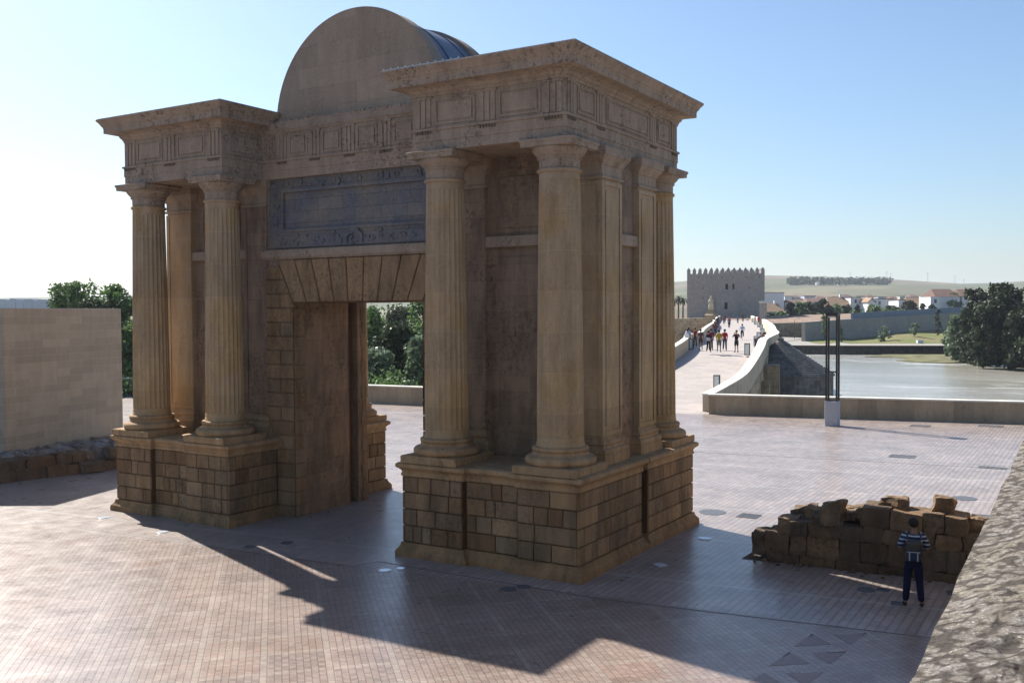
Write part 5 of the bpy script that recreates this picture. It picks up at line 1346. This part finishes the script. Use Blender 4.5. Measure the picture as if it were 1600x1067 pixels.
mb.build('shoulder_strap', 'black', bp)

PEOPLE = [
 ('person in dark top and shorts alone mid deck raising both hands to the face', (-7.12, 57.7, 2.84), PI - .1, 'photo', (.02, .02, .03), (.03, .03, .035), True, .5),
 ('person in a yellow shirt and grey shorts walking towards the tower', (-8.43, 57.2, 2.84), .2, 'walk', (.50, .36, .04), (.10, .12, .12), True, .5),
 ('person in dark top and black trousers, pale waist bag, left of the yellow shirt', (-9.31, 57.2, 2.84), .1, 'walk', (.05, .03, .04), (.015, .015, .02), False, .5),
 ('person in a bright red top directly left of and behind the yellow shirt', (-9.05, 60.4, 2.86), .2, 'walk', (.45, .02, .03), (.04, .05, .09), False, .5),
 ('person in a dark red top behind the walker in black with the pale bag', (-10.5, 61.0, 2.86), .2, 'stand', (.35, .025, .04), (.05, .05, .07), False, .5),
 ('person in a brown blouse and shorts between the lilac shirt and the red tops', (-11.9, 62.3, 2.87), .2, 'stand', (.16, .09, .09), (.08, .05, .05), True, .5),
 ('person in a pale lilac shirt and dark jeans near the left parapet lamp', (-12.4, 60.4, 2.86), .2, 'walk', (.45, .46, .60), (.035, .05, .10), False, .5),
 ('person in a white shirt beside the left parapet, leftmost of the group', (-13.9, 64.5, 2.88), .3, 'walk', (.62, .66, .72), (.10, .08, .07), False, .5),
 ('bare-armed person with dark hair just behind the leftmost white shirt', (-14.2, 67.0, 2.88), .3, 'stand', (.30, .05, .05), (.06, .06, .08), False, .3),
 ('person in purple top and black trousers walking alone in mid bridge', (-35.5, 138.9, 3.28), .3, 'walk', (.22, .12, .24), (.02, .02, .03), False, .5),
 ('person in a dark coat left of the lone purple walker further back', (-43.5, 156, 3.30), .3, 'walk', (.03, .03, .04), (.03, .03, .04), False, .9),
 ('person in a red top and jeans far back at the left lamps', (-49.3, 176, 3.32), .3, 'walk', (.40, .06, .07), (.05, .06, .12), False, .5),
 ('person in a pale pink top far back in the centre of the deck', (-46.0, 170, 3.32), .3, 'walk', (.55, .40, .42), (.05, .05, .08), False, .5),
 ('person in a bright red jacket at the right of the far group', (-39.5, 168, 3.31), PI, 'walk', (.50, .04, .08), (.12, .02, .04), False, .9),
 ('person in a white top beside the far red jacket', (-44.6, 182, 3.32), PI, 'walk', (.66, .70, .74), (.05, .05, .07), False, .5),
 ('person in a dark top beside the far white top', (-43.4, 181, 3.32), PI, 'walk', (.04, .05, .07), (.03, .03, .04), False, .5),
 ('person in a blue top far back just left of the deck centre', (-51, 190, 3.33), .3, 'walk', (.10, .22, .42), (.05, .05, .07), False, .5),
 ('person in a maroon top at the far left lamps', (-57, 199, 3.33), .3, 'walk', (.20, .05, .06), (.05, .05, .07), False, .5),
 ('person in black furthest back near the end of the bridge', (-58, 215, 3.34), .3, 'walk', (.03, .03, .03), (.03, .03, .03), False, .5),
 ('person in a dark maroon shirt at the left parapet behind the first left lamp', (-23.0, 97, 2.97), .3, 'stand', (.22, .06, .07), (.05, .06, .10), False, .5),
 ('person in a navy shirt by the left parapet, beyond the dark maroon shirt', (-26.3, 106, 3.04), .3, 'stand', (.06, .09, .22), (.04, .05, .08), False, .5),
 ('person in a dark red shirt by the left parapet just before the blue lamps', (-28.6, 113, 3.08), .3, 'stand', (.34, .07, .08), (.05, .06, .10), False, .5),
]
for i, (lab, loc, face, pose, sh, tr_, shorts, slv) in enumerate(PEOPLE):
    person(lab, loc, face, pose, tuple(v * .72 for v in sh), tr_, 1.8 + .04 * math.sin(i * 2.1), [SKIN, DSK][i % 2], shorts, slv, group='people on the bridge')
hb = thing('waist_bag', 'pale grey waist bag of the walker in black left of the yellow shirt', 'bag', (-9.31, 57.2, 2.84), .1)
mb = MB(); mb.rock(-.12, .14, -.26, -.13, .95, 1.2, .02, 5, 1); mb.build('bag_body', cloth((.5, .5, .55)), hb); mb = MB(); mb.tube((-.1, -.2, 1.15), (.18, -.02, 1.5), .012); mb.build('strap', 'black', hb)
hb = thing('backpack', 'white backpack on the lilac-shirted walker near the left parapet lamp', 'backpack', (-12.4, 60.4, 2.86), .2)
mb = MB(); mb.rock(-.16, .16, -.34, -.16, 1.0, 1.42, .02, 5, 1); mb.build('bag_body', cloth((.6, .6, .62)), hb); mb = MB(); mb.tube((-.1, -.18, 1.38), (-.12, .02, 1.52), .015); mb.tube((.1, -.18, 1.38), (.12, .02, 1.52), .015); mb.build('strap', 'black', hb)
person('person in a dark top leaning far over the right bridge parapet', (-7.15, 63.4, 2.87), -PI / 2 + .1, 'lean', (.06, .03, .05), (.03, .035, .07), 1.82, DSK, False, .4, group='people on the bridge')
person('person in a paler grey top leaning over the right bridge parapet, nearer the plaza', (-6.75, 61.6, 2.86), -PI / 2 + .25, 'lean', (.16, .16, .20), (.04, .045, .08), 1.8, SKIN, False, .4, group='people on the bridge')
cl_loc = (-16.4, 87.5, 2.95)
person('cyclist in a pale blue shirt riding away along the right half of the bridge', cl_loc, .32, 'cycle', (.45, .52, .66), (.04, .04, .06), 1.8, SKIN, False, .5, group='people on the bridge')
bk = thing('bicycle', 'dark bicycle ridden by the pale blue shirted cyclist on the bridge', 'bicycle', cl_loc, .32)
for y in (-.42, .60):
    mb = MB(); n = 20
    for q in range(n): a, b = 2 * PI * q / n, 2 * PI * (q + 1) / n; mb.tube((0, y + .33 * math.cos(a), .34 + .33 * math.sin(a)), (0, y + .33 * math.cos(b), .34 + .33 * math.sin(b)), .02, .02, 5)
    for q in range(6): a = PI * q / 6; mb.tube((0, y - .32 * math.cos(a), .34 - .32 * math.sin(a)), (0, y + .32 * math.cos(a), .34 + .32 * math.sin(a)), .004, .004, 4)
    mb.build('wheel', 'black', bk)
mb = MB()
for a, b in (((0, -.42, .34), (0, .05, .30)), ((0, -.42, .34), (0, -.1, .82)), ((0, .05, .3), (0, -.1, .85)), ((0, .05, .3), (0, .45, .82)), ((0, -.1, .80), (0, .45, .86)), ((0, .6, .34), (0, .45, .95))): mb.tube(a, b, .02)
mb.build('bicycle_frame', 'iron', bk)
mb = MB(); mb.tube((-.27, .5, 1.02), (.27, .5, 1.02), .015); mb.tube((0, .45, .9), (0, .5, 1.02), .015); mb.build('handlebar', 'black', bk)
mb = MB(); mb.box(-.07, .07, -.22, .04, .86, .91); mb.build('saddle', 'black', bk)

# ================================================================== HAZE
m = bpy.data.materials.new('thin_haze'); m.use_nodes = True; m.node_tree.nodes.clear()
o_ = m.node_tree.nodes.new('ShaderNodeOutputMaterial'); pv = m.node_tree.nodes.new('ShaderNodeVolumePrincipled')
pv.inputs['Color'].default_value = (.80, .88, 1, 1); pv.inputs['Density'].default_value = .00011; pv.inputs['Anisotropy'].default_value = .3
m.node_tree.links.new(pv.outputs[0], o_.inputs['Volume'])
mb = MB(); mb.box(-6500, 6500, -3500, 7500, -10, 150)
if HAZE:
    o = mb.build('haze', m); tag(o, kind='stuff'); o['label'] = 'thin blue daylight haze over the river valley and hills'; o['category'] = 'haze'
for n_ in ('cloth_dark',): pass
